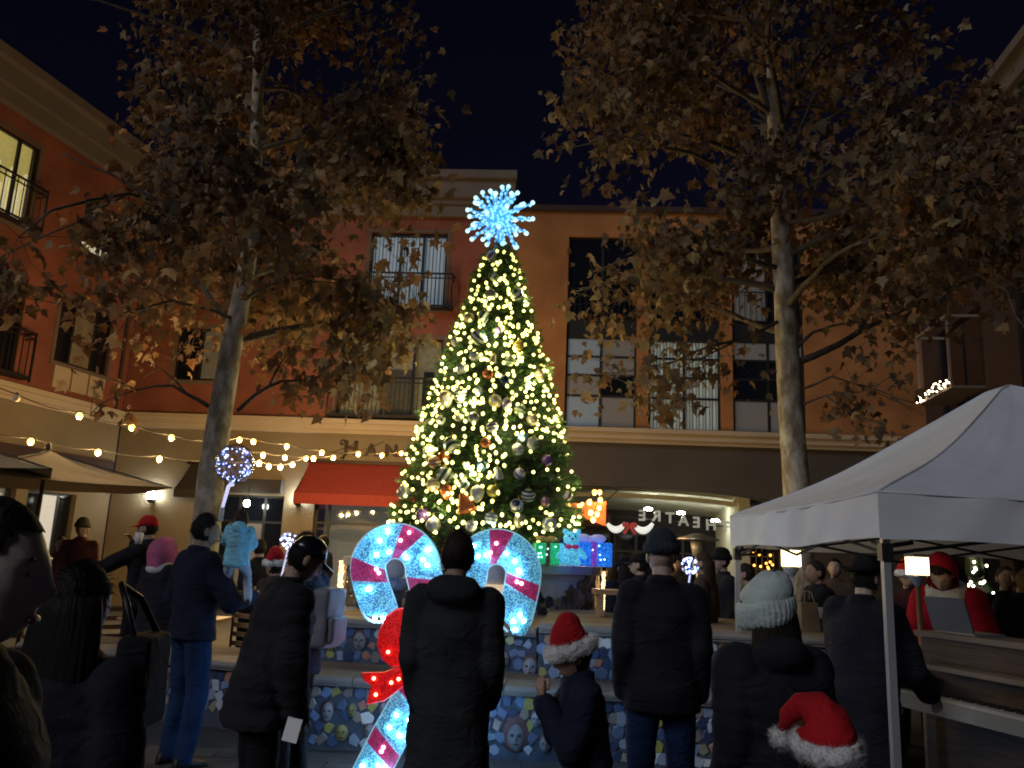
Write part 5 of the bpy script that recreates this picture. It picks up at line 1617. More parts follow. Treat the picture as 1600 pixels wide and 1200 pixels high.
def fuzz(me, mt_, name, parent, n, ln, wd, down=0.0):
    """the surface plus many short fibres standing on it, as one mesh"""
    g = random.Random(n); mb = MB()
    mb.add([v.co for v in me.vertices], [tuple(p.vertices) for p in me.polygons])
    nv = len(me.vertices)
    for k in range(n):
        v = me.vertices[g.randrange(nv)]
        d = (v.normal + Vector((g.gauss(0, .45), g.gauss(0, .45), g.gauss(0, .45) - down))).normalized()
        s_ = d.orthogonal().normalized() * wd; q = v.co + Vector((g.gauss(0, .002), g.gauss(0, .002), g.gauss(0, .002)))
        mb.add([q - s_, q + s_, q + d * (ln * g.uniform(.5, 1.2))], [(0, 1, 2)])
    bpy.data.meshes.remove(me)
    return mb.build(name, mt_, parent, True, local=True)
def knit(prof, sx, sy, ribs=26, n=104, amp=.018, cap=True):
    m = MB(); m.loft([[Vector((r * (1 + amp * math.cos(2 * PI * k * ribs / n)) * sx * math.cos(2 * PI * k / n), r * (1 + amp * math.cos(2 * PI * k * ribs / n)) * sy * math.sin(2 * PI * k / n), z)) for k in range(n)] for r, z in prof], cap)
    return m
for n_, c_ in {'skin_light': (.42, .27, .20), 'skin_mid': (.30, .18, .12), 'skin_pale': (.50, .36, .28), 'skin_bright': (.72, .60, .53)}.items():
    mat(n_, c_, .55, var=.08, vs=20, bump=.05, bs=120)
mat('eye', (.02, .015, .012), .2)
mat('lips', (.30, .12, .10), .5); mat('eye_white', (.45, .42, .40), .3)
def hair_mat(name, col):
    m = mat(name, col, .68, spec=.18)
    n = m.node_tree; b = n.nodes['Principled BSDF']
    tc = n.nodes.new('ShaderNodeTexCoord'); mp = n.nodes.new('ShaderNodeMapping'); mp.inputs['Scale'].default_value = (90, 90, 6)
    nz = n.nodes.new('ShaderNodeTexNoise'); nz.inputs['Scale'].default_value = 1; nz.inputs['Detail'].default_value = 4
    bp = n.nodes.new('ShaderNodeBump'); bp.inputs['Strength'].default_value = .7; bp.inputs['Distance'].default_value = .01
    n.links.new(tc.outputs['Object'], mp.inputs[0]); n.links.new(mp.outputs[0], nz.inputs['Vector']); n.links.new(nz.outputs['Fac'], bp.inputs['Height']); n.links.new(bp.outputs[0], b.inputs['Normal'])
hair_mat('hair_black', (.007, .006, .006)); hair_mat('hair_brown', (.05, .028, .018)); hair_mat('hair_dark', (.022, .015, .012))
cloth('coat_black', (.015, .015, .022)); cloth('coat_navy', (.013, .016, .034)); cloth('coat_green', (.026, .028, .032)); cloth('coat_char', (.022, .021, .026))
cloth('coat_olive', (.07, .075, .04)); cloth('coat_maroon', (.075, .022, .025)); cloth('coat_brown', (.06, .04, .03)); cloth('jeans', (.014, .034, .10)); cloth('pants_black', (.010, .010, .013))
cloth('baby_blue', (.26, .62, .78)); cloth('baby_white', (.45, .50, .60)); cloth('hat_red', (.42, .012, .018), bs=60); cloth('fur_white', (.70, .68, .68), bs=45); cloth('cap_red', (.55, .02, .02))
cloth('pink_knit', (.50, .12, .24), bs=70); cloth('scarf_white', (.58, .56, .56)); cloth('beanie_mint', (.50, .58, .55), bs=70); cloth('beanie_grey', (.035, .045, .06), bs=90); cloth('hat_black', (.012, .011, .012)); cloth('cloak_red', (.50, .012, .03))
mat('cap_shiny', (.008, .008, .012), .25, spec=.6); mat('shoe', (.012, .012, .012), .5); mat('cup_white', (.7, .7, .7), .5); mat('bag_paper', (.35, .27, .18), .8, var=.1)
mat('pack_grey', (.17, .17, .21), .6, var=.1)

def head_dir(lat, lon):
    dz = math.sin(lat); c = math.cos(lat)
    dx, dy = c * math.sin(lon), c * math.cos(lon)
    x, y, z = dx * .076, dy * .096, dz * .118
    if dz < 0: x *= 1 - .26 * (-dz) ** 1.4
    if dy < 0 and dz < -.1: y *= 1 - .38 * min(1, (-dz - .1) / .7)
    if dy > 0:
        f = dy
        if dz < -.3: y += .013 * min(1, (-dz - .3) / .4) * f
        g = lambda a, b: math.exp(-(a / b) ** 2)
        y += f * (.026 * g(x, .012) * (g(z + .022, .016) + .45 * g(z - .004, .02)))
        y += f * .005 * g(z - .030, .012) * (abs(x) < .05)
        y -= f * .010 * g(abs(x) - .031, .014) * g(z - .008, .012)
        y += f * .006 * g(x, .022) * (g(z + .056, .007) + g(z + .070, .007))
        y -= f * .003 * g(x, .03) * g(z + .063, .004)
        x += (1 if x > 0 else -1) * f * .004 * g(abs(x) - .05, .018) * g(z + .02, .02)
    return Vector((x, y, z))

def hand(mb, w, d, pn, sc=1.0, curl=.5, thumb=1):
    """palm and five fingers; d along the hand, pn palm normal (fingers curl towards it)"""
    d = d.normalized(); pn = (pn - d * pn.dot(d)).normalized(); a = d.cross(pn).normalized() * thumb
    for k in (-1.5, -.5, .5, 1.5):
        mb.capsule(w + a * (.011 * k * sc), w + d * (.085 * sc) + a * (.0185 * k * sc), .016 * sc, .012 * sc, 8, 3)
    for k, ln in ((-1.5, .058), (-.5, .074), (.5, .080), (1.5, .070)):
        p = w + d * (.085 * sc) + a * (.0195 * k * sc)
        d1 = (d * math.cos(curl) + pn * math.sin(curl)); p1 = p + d1 * (ln * .5 * sc)
        d2 = (d * math.cos(curl * 2.2) + pn * math.sin(curl * 2.2)); p2 = p1 + d2 * (ln * .5 * sc)
        mb.capsule(p, p1, .0105 * sc, .0095 * sc, 8, 3); mb.capsule(p1, p2, .0095 * sc, .008 * sc, 8, 3)
    t0 = w + d * (.025 * sc) + a * (.03 * sc); t1 = t0 + (d * .6 + a * .7 + pn * .25).normalized() * (.042 * sc); t2 = t1 + (d * .85 + a * .15 + pn * .4).normalized() * (.03 * sc)
    mb.capsule(t0, t1, .014 * sc, .011 * sc, 8, 3); mb.capsule(t1, t2, .011 * sc, .009 * sc, 8, 3)

NP = [0]
def person(label, pos, face, h, lean=0.0, hy=0.0, hp=0.0, arms=None, jm='coat_black', tm='pants_black', hem=.80, bulk=1.0, puffy=False, hair='short', hm='hair_dark',
           hat=None, hatm=None, skin='skin_mid', near=True, hs=1.0, legs=None, hood=False, scarf=None, cuffm=None, sf=-1, wild=True, hands=(False, False), curl=.5, palm=None, group='people gathered on the plaza'):
    NP[0] += 1
    s = h / 1.75; vox = (.013 if near else .024) * max(.6, s)
    root = empty('person', pos, label, 'person', group, R(face))
    ln = R(lean)
    def U(p):
        p = Vector(p)
        if p.z > .93:
            y, z = p.y, p.z - .93; p = Vector((p.x, y * math.cos(ln) + z * math.sin(ln), .93 + z * math.cos(ln) - y * math.sin(ln)))
        return p * s
    A = {'ls': (-.165, -.01, 1.40), 'le': (-.205, -.04, 1.13), 'lw': (-.20, .05, .89), 'rs': (.165, -.01, 1.40), 're': (.205, -.04, 1.13), 'rw': (.20, .05, .89),
         'lh': (-.095, 0, .90), 'lk': (-.11, .03, .50), 'la': (-.115, -.02, .085), 'rh': (.095, 0, .90), 'rk': (.11, .03, .50), 'ra': (.115, -.02, .085)}
    A.update(arms or {}); A.update(legs or {})
    J = {k: (U(v) if k[1] in 'sew' else Vector(v) * s) for k, v in A.items()}
    hc = U((0, .015, 1.625 - .12 * (hs - 1)))
    HM = (Matrix.Rotation(R(hy), 3, 'Z') @ Matrix.Rotation(-R(hp) - ln * .5, 3, 'X')) * (s * hs)
    def H(p): return hc + HM @ Vector(p)
    # body: one continuous surface under the clothes, with head and hands
    b = MB()
    b.capsule(Vector((0, 0, .93)) * s, U((0, -.01, 1.35)), .085 * s, .08 * s)
    b.capsule(U((0, -.02, 1.38)), H((0, -.018, -.06)), .057 * s, .054 * s * hs)
    for q in 'lr':
        b.capsule(U((0, 0, 1.36)), J[q + 's'], .05 * s, .045 * s); b.chain([J[q + 's'], J[q + 'e'], J[q + 'w']], [.045 * s, .038 * s, .028 * s])
        b.chain([J[q + 'h'], J[q + 'k'], J[q + 'a']], [.07 * s, .05 * s, .04 * s]); b.capsule(Vector((0, 0, .93)) * s, J[q + 'h'], .08 * s, .07 * s)
    for i, q in enumerate('lr'):
        if hands[i]:
            d = J[q + 'w'] - J[q + 'e']; pn = Vector(palm) if palm else Vector((1 if q == 'l' else -1, 0, 0))
            hand(b, J[q + 'w'] + d.normalized() * (.015 * s), d, pn, s * (1.0 if hs < 1.1 else 1.15), curl, 1 if q == 'r' else -1)
    me = remesh(b, min(vox * .62, .009) if any(hands) else vox, 1)
    bb = MB()
    bb.add([v.co for v in me.vertices], [tuple(p.vertices) for p in me.polygons])
    bpy.data.meshes.remove(me)
    NU, NV = (44, 30) if near else (26, 18)
    vs = []; fs = []
    for i in range(NV + 1):
        la = -PI / 2 + PI * i / NV
        for j in range(NU): vs.append(H(head_dir(la, 2 * PI * j / NU)))
    for i in range(NV):
        for j in range(NU): fs.append((i * NU + j, i * NU + (j + 1) % NU, (i + 1) * NU + (j + 1) % NU, (i + 1) * NU + j))
    bb.add(vs, fs)
    for q in (-1, 1):
        t = MB(); t.sphere((0, 0, 0), 1, 10, 8); bb.add([H((q * (.078 + x * .010), -.008 + y * .022, -.004 + z * .034)) for x, y, z in t.v], t.f)
    bb.cur = 1
    for q in (-1, 1):
        t = MB(); t.sphere((0, 0, 0), 1, 10, 8); bb.cur = 3; bb.add([H((q * .031 + x * .013, .0705 + y * .011, .008 + z * .0065)) for x, y, z in t.v], t.f)
        bb.cur = 1; t = MB(); t.sphere((0, 0, 0), 1, 8, 6); bb.add([H((q * .030 + x * .0052, .0790 + y * .0032, .008 + z * .0052)) for x, y, z in t.v], t.f)
        t = MB(); t.sphere((0, 0, 0), 1, 8, 6); bb.add([H((q * .031 + x * .018, .083 + y * .005, .034 + z * .004)) for x, y, z in t.v], t.f)
    bb.cur = 2
    t = MB(); t.sphere((0, 0, 0), 1, 10, 6); bb.add([H((x * .022, .094 + y * .007, -.063 + z * .008)) for x, y, z in t.v], t.f)
    bb.build('body', [skin, 'eye', 'lips', 'eye_white'], root, True, local=True)
    # hair
    if hair:
        vs = []; keep = []
        for i in range(NV + 1):
            la = -PI / 2 + PI * i / NV
            for j in range(NU):
                p = head_dir(la, 2 * PI * j / NU)
                k = p.z > .062 - .03 * (p.y < .05) or (p.y < .018 and p.z > -.075) or (p.y < -.02 and p.z > -.10)
                sc = (1.10 if p.y < .045 else 1.045) + (.05 if p.y < .045 else .02) * noise.noise(p * 28 + Vector((NP[0], 0, 0)))
                vs.append(H(Vector((p.x * sc, p.y * sc - .003, p.z * (1.06 + .03 * noise.noise(p * 30)) + .004)))); keep.append(k)
        fs = []
        for i in range(NV):
            for j in range(NU):
                f = (i * NU + j, i * NU + (j + 1) % NU, (i + 1) * NU + (j + 1) % NU, (i + 1) * NU + j)
                if sum(keep[x] for x in f) >= 3: fs.append(f)
        hb = MB(); hb.add(vs, fs)
        if hair == 'long':
            rings = []
            for k in range(9):
                z = .03 - .052 * k; wd = .098 + .012 * math.sin(k * .6) + .004 * k; dp = .07 - .002 * k
                rings.append([H((math.cos(2 * PI * a / 18) * wd, -.055 - .004 * k + math.sin(2 * PI * a / 18) * dp * (.75 if math.sin(2 * PI * a / 18) > 0 else 1), z + .01 * math.sin(a * 3))) for a in range(18)])
            hb.loft(rings)
        if hair == 'bun':
            t = MB(); t.sphere((0, 0, 0), .045, 12, 9); hb.add([H((x, y - .07, z + .085)) for x, y, z in t.v], t.f)
        if hair == 'tail':
            hb.tube([H((0, -.10, .03)), H((0, -.14, 0)), H((.01, -.15, -.07)), H((.01, -.13, -.15))], [.035 * s, .042 * s, .034 * s, .008], 10)
        if near and wild:
            g = random.Random(NP[0] * 7)
            ks = sorted({x for f in fs for x in f})
            for k in range(700):
                p = vs[g.choice(ks)]; out = (p - hc); out = (Vector((out.x, out.y, 0)).normalized() * .35 + Vector((g.gauss(0, .3), g.gauss(0, .3), -.8 if p.z < hc.z + .07 * s else -.1)) + out.normalized() * .3).normalized()
                sd_ = out.orthogonal().normalized() * .0012; L_ = g.uniform(.012, .032) * s
                hb.add([p - sd_, p + sd_, p + out * L_], [(0, 1, 2)])
        hb.build('hair', hm, root, True, local=True)
    # jacket
    j = MB(); bk = bulk
    prof = [(hem, .195, .135), (.93, .188, .134), (1.05, .18, .13), (1.2, .195, .138), (1.32, .208, .140), (1.40, .196, .118), (1.45, .135, .095), (1.485, .085, .078)]
    if hem < .78: prof = [(hem, .215, .16), ((hem + .93) / 2, .20, .148)] + prof[1:]
    def pr(z):
        for (a, x0, y0), (c, x1, y1) in zip(prof, prof[1:]):
            if a <= z <= c:
                t = (z - a) / (c - a); return x0 + (x1 - x0) * t, y0 + (y1 - y0) * t
        return prof[-1][1:]
    nr = 40 if near else 18; rings = []
    for i in range(nr + 1):
        z = hem + (1.485 - hem) * i / nr; rx, ry = pr(z)
        f = bk if z < 1.36 else 1 + (bk - 1) * (1.485 - z) / .125
        if puffy and z < 1.42: f *= 1 + .05 * abs(math.sin(z * 34)) - .02
        rings.append([U((math.cos(2 * PI * k / 24) * rx * f, math.sin(2 * PI * k / 24) * ry * f, z)) for k in range(24)])
    j.loft(rings)
    for q in 'lr':
        a0, a1, a2 = J[q + 's'], J[q + 'e'], J[q + 'w']
        rr = [.086 * s * bk, .072 * s * bk, .056 * s * bk]
        if puffy:
            for u, v, r0, r1 in ((a0, a1, rr[0], rr[1]), (a1, a2, rr[1], rr[2])):
                N_ = 12; j.tube([u.lerp(v, k / N_) for k in range(N_ + 1)], [(r0 + (r1 - r0) * k / N_) * (1 + .08 * abs(math.sin(k * PI / 3))) for k in range(N_ + 1)], 14)
                j.sphere(u, r0 * 1.02, 14, 10); j.sphere(v, r1 * 1.02, 14, 10)
        else: j.chain([a0, a1, a2], rr, 14)
        j.capsule(U((0, -.01, 1.40)), a0, .075 * s, .08 * s * bk, 12)
    j.lathe([(.07 * s, 0), (.088 * s, .01 * s), (.080 * s, .085 * s), (.05 * s, .09 * s)], U((0, -.018, 1.43)), 18)
    if hood:
        t = MB(); t.sphere((0, 0, 0), 1, 18, 12); j.add([U((x * .135, -.10 + y * .085, 1.46 + z * .085)) for x, y, z in t.v], t.f)
    me = remesh(j, vox, 2 if near else 1, .013 if near else .007, 7.0 / s, NP[0] * 1.7)
    me.materials.append(MATS[jm]); link('jacket', me, root)
    # trousers and shoes
    t = MB()
    for q in 'lr':
        t.chain([J[q + 'h'], J[q + 'k'], J[q + 'a'] + Vector((0, 0, .0))], [.100 * s, .078 * s, .064 * s], 14)
        t.capsule(Vector((0, 0, .92)) * s, J[q + 'h'], .12 * s, .105 * s, 14)
    me = remesh(t, vox * 1.1, 2, .007 if near else 0, 9.0 / s, NP[0])
    me.materials.append(MATS[tm]); link('trousers', me, root)
    for q in 'lr':
        a = J[q + 'a']; m = MB(); f = Vector((0, 1, 0))
        rings = []
        for y, w_, zt in ((-.075, .02, .05), (-.06, .036, .10), (.0, .040, .105), (.07, .045, .075), (.14, .042, .055), (.175, .022, .035)):
            rings.append([a + Vector((math.cos(2 * PI * k / 12) * w_ * s, y * s, -.083 * s + (max(0.0, (math.sin(2 * PI * k / 12) * .5 + .5)) * zt) * s)) for k in range(12)])
        m.loft(rings); m.build('shoe', 'shoe', root, True, local=True)
    # headgear
    if hat == 'beanie':
        m = knit([(.001, .165), (.03, .162), (.062, .148), (.086, .118), (.097, .075), (.100, .03)], .93, 1.12); m.v = [tuple(H((x, y - .006, z))) for x, y, z in m.v]; o = m.build('beanie', hatm, root, True, local=True)
        m = knit([(.095, .015), (.106, .018), (.111, .045), (.106, .075), (.097, .078)], .93, 1.12, 34, 136, .022, False); m.v = [tuple(H((x, y - .006, z))) for x, y, z in m.v]; m.build('cuff', cuffm or hatm, o, True, local=True)
    elif hat == 'slouch':
        m = MB(); rings = []
        for k, (z, r_, dx) in enumerate(((-.03, .098, 0), (.03, .108, -.004), (.08, .118, -.012), (.12, .108, .004), (.16, .080, .02), (.19, .045, .03), (.197, .003, .032))):
            rings.append([(math.cos(2 * PI * a / 24) * r_ * .97 + dx * (1 + .5 * math.sin(a)), math.sin(2 * PI * a / 24) * r_ * 1.1, z + .006 * math.sin(a * 1.3 + k)) for a in range(24)])
        m.loft(rings); m.v = [tuple(H(p)) for p in m.v]; o = m.build('beanie', hatm, root, True, local=True)
        m = knit([(.100, -.045), (.118, -.035), (.128, -.01), (.131, .02), (.129, .045), (.124, .065), (.108, .075)], .97, 1.1, 34, 136, .020, False); m.v = [tuple(H((x - .012 - .1 * max(0, z) * (x < 0), y, z + .25 * x))) for x, y, z in m.v]; m.build('cuff', hatm, o, True, local=True)
    elif hat == 'santa':
        m = MB(); pts = [(0, 0, .045), (0, -.002, .095), (-.008, -.012, .138), (-.035, -.03, .166), (-.085, -.05, .165), (-.125, -.06, .125), (-.145, -.06, .06)]
        pts = [(-sf * x, y, z) for x, y, z in pts]
        m.tube([H(p) for p in pts], [q * s * hs for q in (.108, .106, .088, .068, .048, .032, .016)], 18); o = m.build('santa_hat', 'hat_red', root, True, local=True)
        m = MB()
        for k in range(28):
            a = 2 * PI * k / 28; m.sphere(H((math.cos(a) * .100, math.sin(a) * .118 - .003, .045 + .004 * math.sin(k * 2.3))), .034 * s * hs, 8, 6, (1, 1, 1.15))
        me = remesh(m, .008 * max(.8, s), 3, .004, 40); fuzz(me, 'fur_white', 'fur_brim', o, 5200 if near else 500, .014, .0011)
        m = MB(); m.sphere(H((sf * .15, -.06, .035)), .038 * s * hs, 14, 10); me = remesh(m, .007, 1, .004, 50); fuzz(me, 'fur_white', 'pompom', o, 1600 if near else 200, .014, .0011)
    elif hat == 'cap':
        m = MB(); m.lathe([(.001, .145), (.04, .140), (.075, .115), (.094, .07), (.098, .03)], (0, 0, 0), 26, True, .90, 1.10); m.v = [tuple(H((x, y, z))) for x, y, z in m.v]; o = m.build('cap', hatm, root, True, local=True)
        m = MB(); vs = []
        for dz in (0, -.006):
            for k in range(13):
                a = R(-62 + 124 * k / 12)
                vs.append((math.sin(a) * .088, math.cos(a) * .104, .036 + dz)); vs.append((math.sin(a) * .088, .06 + math.cos(a) * .115, .026 + dz - .02 * abs(math.sin(a))))
        fs = [(2 * k, 2 * k + 1, 2 * k + 3, 2 * k + 2) for k in range(12)] + [(26 + 2 * k + 2, 26 + 2 * k + 3, 26 + 2 * k + 1, 26 + 2 * k) for k in range(12)] + [(2 * k + 1, 27 + 2 * k, 29 + 2 * k, 2 * k + 3) for k in range(12)]
        m.add([H(p) for p in vs], fs); m.build('brim', hatm, o, True, local=True)
    elif hat == 'fedora':
        m = MB(); m.lathe([(.001, .13), (.06, .140), (.085, .128), (.096, .08), (.100, .035)], (0, 0, 0), 26, True, .92, 1.12); m.v = [tuple(H((x, y, z))) for x, y, z in m.v]; o = m.build('hat_crown', hatm, root, True, local=True)
        m = MB(); m.lathe([(.092, .036), (.13, .026), (.158, .034), (.160, .040), (.13, .034), (.092, .046)], (0, 0, 0), 30, False, .95, 1.1); m.v = [tuple(H((x, y, z + .03 * (abs(x) / .15) ** 2))) for x, y, z in m.v]; m.build('brim', hatm, o, True, local=True)
    elif hat == 'hood':
        m = MB(); rings = []
        for k in range(8):
            y = .055 - .025 * k; r_ = .125 - .006 * max(0, k - 4) ** 1.6
            rings.append([H((math.cos(2 * PI * a / 24) * r_ * .88, y, .01 + math.sin(2 * PI * a / 24) * r_ * 1.22 - (.05 if math.sin(2 * PI * a / 24) < -.5 else 0))) for a in range(24)])
        m.loft(rings, cap=False); n0 = len(m.v); m.v.append(tuple(H((0, -.15, .01)))); base = 7 * 24
        for a in range(24): m.f.append((base + a, base + (a + 1) % 24, n0)); m.mi.append(0); m.c.append(None)
        m.build('hood', hatm, root, True, local=True)
    if scarf:
        m = MB(); m.lathe([(.07, -.06), (.125, -.05), (.15, .0), (.12, .07), (.085, .085)], (0, 0, 0), 22, False, 1.15, 1.0); m.v = [tuple(U((x, y - .015, 1.44 + z))) for x, y, z in m.v]; m.build('scarf', scarf, root, True, local=True)
    return root

def stand(px, py, Y, gz=0.0, extra=0.0):
    p = at(px, py, Y); return (p.x, p.y, gz), p.z - gz - extra
G1 = 'people watching the tree in the foreground'
ps, h_ = stand(717, 829, 4.2)
person('tall man in dark long coat seen from behind between the candy cane hooks', ps, -4, h_, jm='coat_green', hem=.56, bulk=1.0, hood=True, hm='hair_dark', skin='skin_light', group=G1, hy=-6,
       arms={'le': (-.19, -.02, 1.12), 'lw': (-.175, .10, .93), 're': (.19, -.02, 1.12), 'rw': (.175, .10, .93)})
ps, h_ = stand(923, 957, 4.05, 0, .085)
person('child in red santa hat holding hands to the mouth', ps, 98, h_, lean=8, hp=14, jm='coat_navy', hem=.62, bulk=1.12, hat='santa', sf=1, hs=1.18, hm='hair_dark', skin='skin_light', group=G1, hands=(True, True), curl=.7,
       arms={'le': (-.24, .14, 1.10), 'lw': (-.06, .23, 1.36), 're': (.24, .14, 1.12), 'rw': (.05, .22, 1.35)}, palm=(0, -1, .1))
ps, h_ = stand(1034, 824, 4.9, 0, .04)
person('man in dark knit beanie and black jacket seen from behind', ps, -3, h_, jm='coat_black', tm='jeans', hem=.80, bulk=1.10, hat='beanie', hatm='beanie_grey', skin='skin_pale', hair=None, group=G1)
ps, h_ = stand(1202, 893, 3.4, 0, .06)
person('person in pale mint slouchy beanie and black puffer coat', ps, 12, h_, jm='coat_black', hem=.70, bulk=1.28, puffy=True, hood=True, hat='slouch', hatm='beanie_mint', hair='long', hm='hair_dark', group=G1)
ps, h_ = stand(1286, 1094, 2.65, 0, .06)
person('child in santa hat at the lower edge in front of the tent leg', ps, 172, h_, jm='coat_char', hem=.7, bulk=1.1, hat='santa', sf=1, hs=1.22, hm='hair_dark', skin='skin_mid', group=G1, hood=True, hp=12)
ps, h_ = stand(1338, 862, 5.2, 0, .03)
person('person in black brimmed hat and long black coat playing the piano', (ps[0], ps[1], 0), -58, h_, jm='coat_black', hem=.5, bulk=1.22, hat='fedora', hatm='hat_black', hair='short', hm='hair_dark', skin='skin_pale', group=G1, lean=6,
       arms={'le': (-.26, .12, 1.10), 'lw': (-.17, .38, .98), 're': (.27, .10, 1.10), 'rw': (.20, .38, .98)}, hands=(True, True), palm=(0, 0, -1))
ps, h_ = stand(322, 803, 6.6)
person('man in navy jacket and jeans carrying a child on his arm', ps, -42, h_, jm='coat_navy', tm='jeans', hem=.86, bulk=1.10, hm='hair_black', skin='skin_mid', group=G1, hy=-18,
       arms={'le': (-.26, -.04, 1.13), 'lw': (-.24, .06, .92), 're': (.30, .10, 1.14), 'rw': (.17, .34, 1.16)}, hands=(True, True))
pc = at(379, 796, 6.36)
person('small child in light blue coat carried on the man\'s arm', (pc.x, pc.y, pc.z - .80), 12, .80, jm='baby_blue', tm='baby_white', hem=.84, bulk=1.10, hair='bun', hm='hair_brown', hs=1.34, skin='skin_light', group=G1, hood=True,
       legs={'lk': (-.14, .25, .72), 'la': (-.16, .20, .34), 'rk': (.16, .22, .72), 'ra': (.22, .16, .30)}, arms={'le': (-.23, .12, 1.22), 'lw': (-.24, .30, 1.40), 're': (.21, .12, 1.16), 'rw': (.15, .28, 1.14)}, hands=(True, False))
ps, h_ = stand(462, 862, 4.6, 0, .0)
person('person in shiny black cap and dark puffer bending over a white paper', (ps[0] - .12, ps[1], 0), -62, h_ + .10, lean=14, hp=18, jm='coat_char', hem=.74, bulk=1.20, puffy=True, hat='cap', hatm='cap_shiny', hm='hair_black', skin='skin_light', group=G1, hands=(False, True),
       arms={'le': (-.26, .04, 1.12), 'lw': (-.16, .26, .98), 're': (.27, .05, 1.10), 'rw': (.20, .16, .80)})
ps, h_ = stand(482, 832, 6.0)
wb = person('woman with tied dark hair looking left, wearing a pale grey backpack', ps, 72, h_, jm='coat_navy', hem=.78, bulk=1.05, hair='tail', hm='hair_black', skin='skin_pale', group=G1)
bp = empty('backpack', (ps[0] + .20, ps[1] - .06, 1.0), 'pale grey backpack on the back of the dark haired woman', 'backpack', None, R(72))
m = MB(); m.box((0, 0, .16), (.27, .13, .40)); me = remesh(m, .016, 22, .006, 9); me.materials.append(MATS['pack_grey']); link('bag', me, bp)
m = MB(); m.box((0, -.07, .08), (.21, .07, .18)); me = remesh(m, .012, 16); me.materials.append(MATS['pack_grey']); link('pocket', me, bp)
for q in (-.08, .08):
    m = MB(); m.tube([(q, .06, .33), (q * 1.2, .16, .36), (q * 1.3, .30, .30), (q * 1.4, .33, .12), (q * 1.2, .10, -.02)], .016, 6); m.build('strap', 'black_plastic', bp, True, local=True)
pr_ = at(236, 805, 10.0)
person('man in bright red cap stretching an arm out over the terrace', (pr_.x, pr_.y, 0), 84, pr_.z - .02, jm='coat_black', hem=.80, bulk=1.1, hat='cap', hatm='cap_red', hm='hair_dark', skin='skin_light', group=G1, hands=(True, True),
       arms={'le': (-.24, .28, 1.22), 'lw': (-.28, .56, 1.14), 're': (.27, .10, 1.20), 'rw': (.10, .20, 1.46)}, palm=(0, 0, -1))
pk = at(258, 840, 9.25)
person('person in pink hood and white scarf behind the low mosaic wall', (pk.x, pk.y, 0), -28, pk.z - .04, jm='coat_black', hem=.55, bulk=1.22, hat='hood', hatm='pink_knit', scarf='scarf_white', hs=1.3, hair=None, skin='skin_light', group=G1, hands=(False, True),
       arms={'re': (.26, .10, 1.12), 'rw': (.20, .28, 1.16)})
pn_ = at(-2, 778, 1.34)
person('man with dark hair and pale forehead cut off by the left edge of the photo', (pn_.x - .02, pn_.y, 0), -82, pn_.z, jm='coat_black', bulk=1.05, hm='hair_black', skin='skin_bright', group=G1, hp=4, wild=False)
ps, h_ = stand(132, 880, 2.35)
person('woman with long black hair and black coat at the lower left', ps, -8, h_, jm='coat_black', hem=.6, bulk=1.12, hair='long', hm='hair_black', skin='skin_mid', group=G1)
hq = at(222, 1055, 2.42)
hbg = empty('handbag', (hq.x, hq.y, hq.z - .14), 'black shoulder bag at the long haired woman\'s side', 'bag')
m = MB(); m.box((0, 0, .13), (.09, .22, .24), .1); me = remesh(m, .012, 6, .006, 10); me.materials.append(MATS['coat_black']); link('pouch', me, hbg)
m = MB(); m.tube([(0, -.08, .24), (-.05, -.05, .34), (-.09, 0, .38), (-.05, .05, .34), (0, .08, .24)], .010, 6); m.build('strap', 'black_plastic', hbg, True, local=True)
# red cloaked figure behind the piano
ps, h_ = stand(1492, 895, 7.0)
person('person in red hooded cloak with white trim bending behind the piano', (ps[0], ps[1], 0), 138, h_ + .22, lean=30, hp=34, jm='cloak_red', hem=.45, bulk=1.22, hat='hood', hatm='cloak_red', scarf='fur_white', hair='short', hm='hair_dark', skin='skin_pale', group=G1, arms={'le': (-.30, .18, 1.06), 'lw': (-.28, .40, .98), 're': (.28, .16, 1.06), 'rw': (.22, .38, .96)}, hands=(True, True))
# further crowd
G2 = 'crowd standing further back on the plaza'
def far(lab, px, py, Y, face, gz=0.0, **k):
    p = at(px, py, Y); hh = p.z - gz
    k.setdefault('near', False); k.setdefault('group', G2); k.setdefault('skin', 'skin_light')
    return person(lab, (p.x, p.y, gz), face, hh, **k)
far('far person in maroon top by the lit left doorway', 97, 838, 13.2, 200, jm='coat_maroon', hm='hair_dark')
far('far person in green cap holding a glass left of the sconce', 131, 812, 13.0, 190, jm='coat_maroon', hat='beanie', hatm='coat_olive')
far('silhouetted person before the lit shop window under the red awning', 507, 836, 15.5, 75, jm='coat_black', hm='hair_dark')
far('far child in santa hat behind the woman with the backpack', 432, 868, 9.0, 60, jm='coat_brown', hat='santa', hs=1.1)
far('dark figure behind the carried child beside the trunk', 408, 842, 11.0, 40, jm='coat_black')
far('person in black cap left of the dark beanie, facing the arch', 976, 872, 10.2, 20, jm='coat_black', hat='beanie', hatm='hat_black', hair='long')
far('person in flat cap facing left beside the dark beanie man', 1000, 866, 9.6, 70, jm='coat_black', hat='cap', hatm='hat_black', skin='skin_pale')
far('long haired woman right of the dark beanie under the heater', 1100, 862, 9.0, 60, jm='coat_brown', hair='long', hm='hair_brown')
far('person in black beanie behind the long haired woman', 1128, 860, 10.0, 100, jm='coat_black', hat='beanie', hatm='hat_black')
far('man in olive jacket under the tent\'s far left corner', 1166, 880, 9.2, 62, jm='coat_olive', hm='hair_dark', tm='jeans')
far('stocky man in dark coat carrying a paper bag under the tent', 1276, 876, 8.6, 95, jm='coat_black', hm='hair_dark', skin='skin_mid', hem=.6, bulk=1.15)
far('dark haired person behind the piano player\'s hat', 1304, 872, 10.5, 150, jm='coat_brown', hm='hair_black')
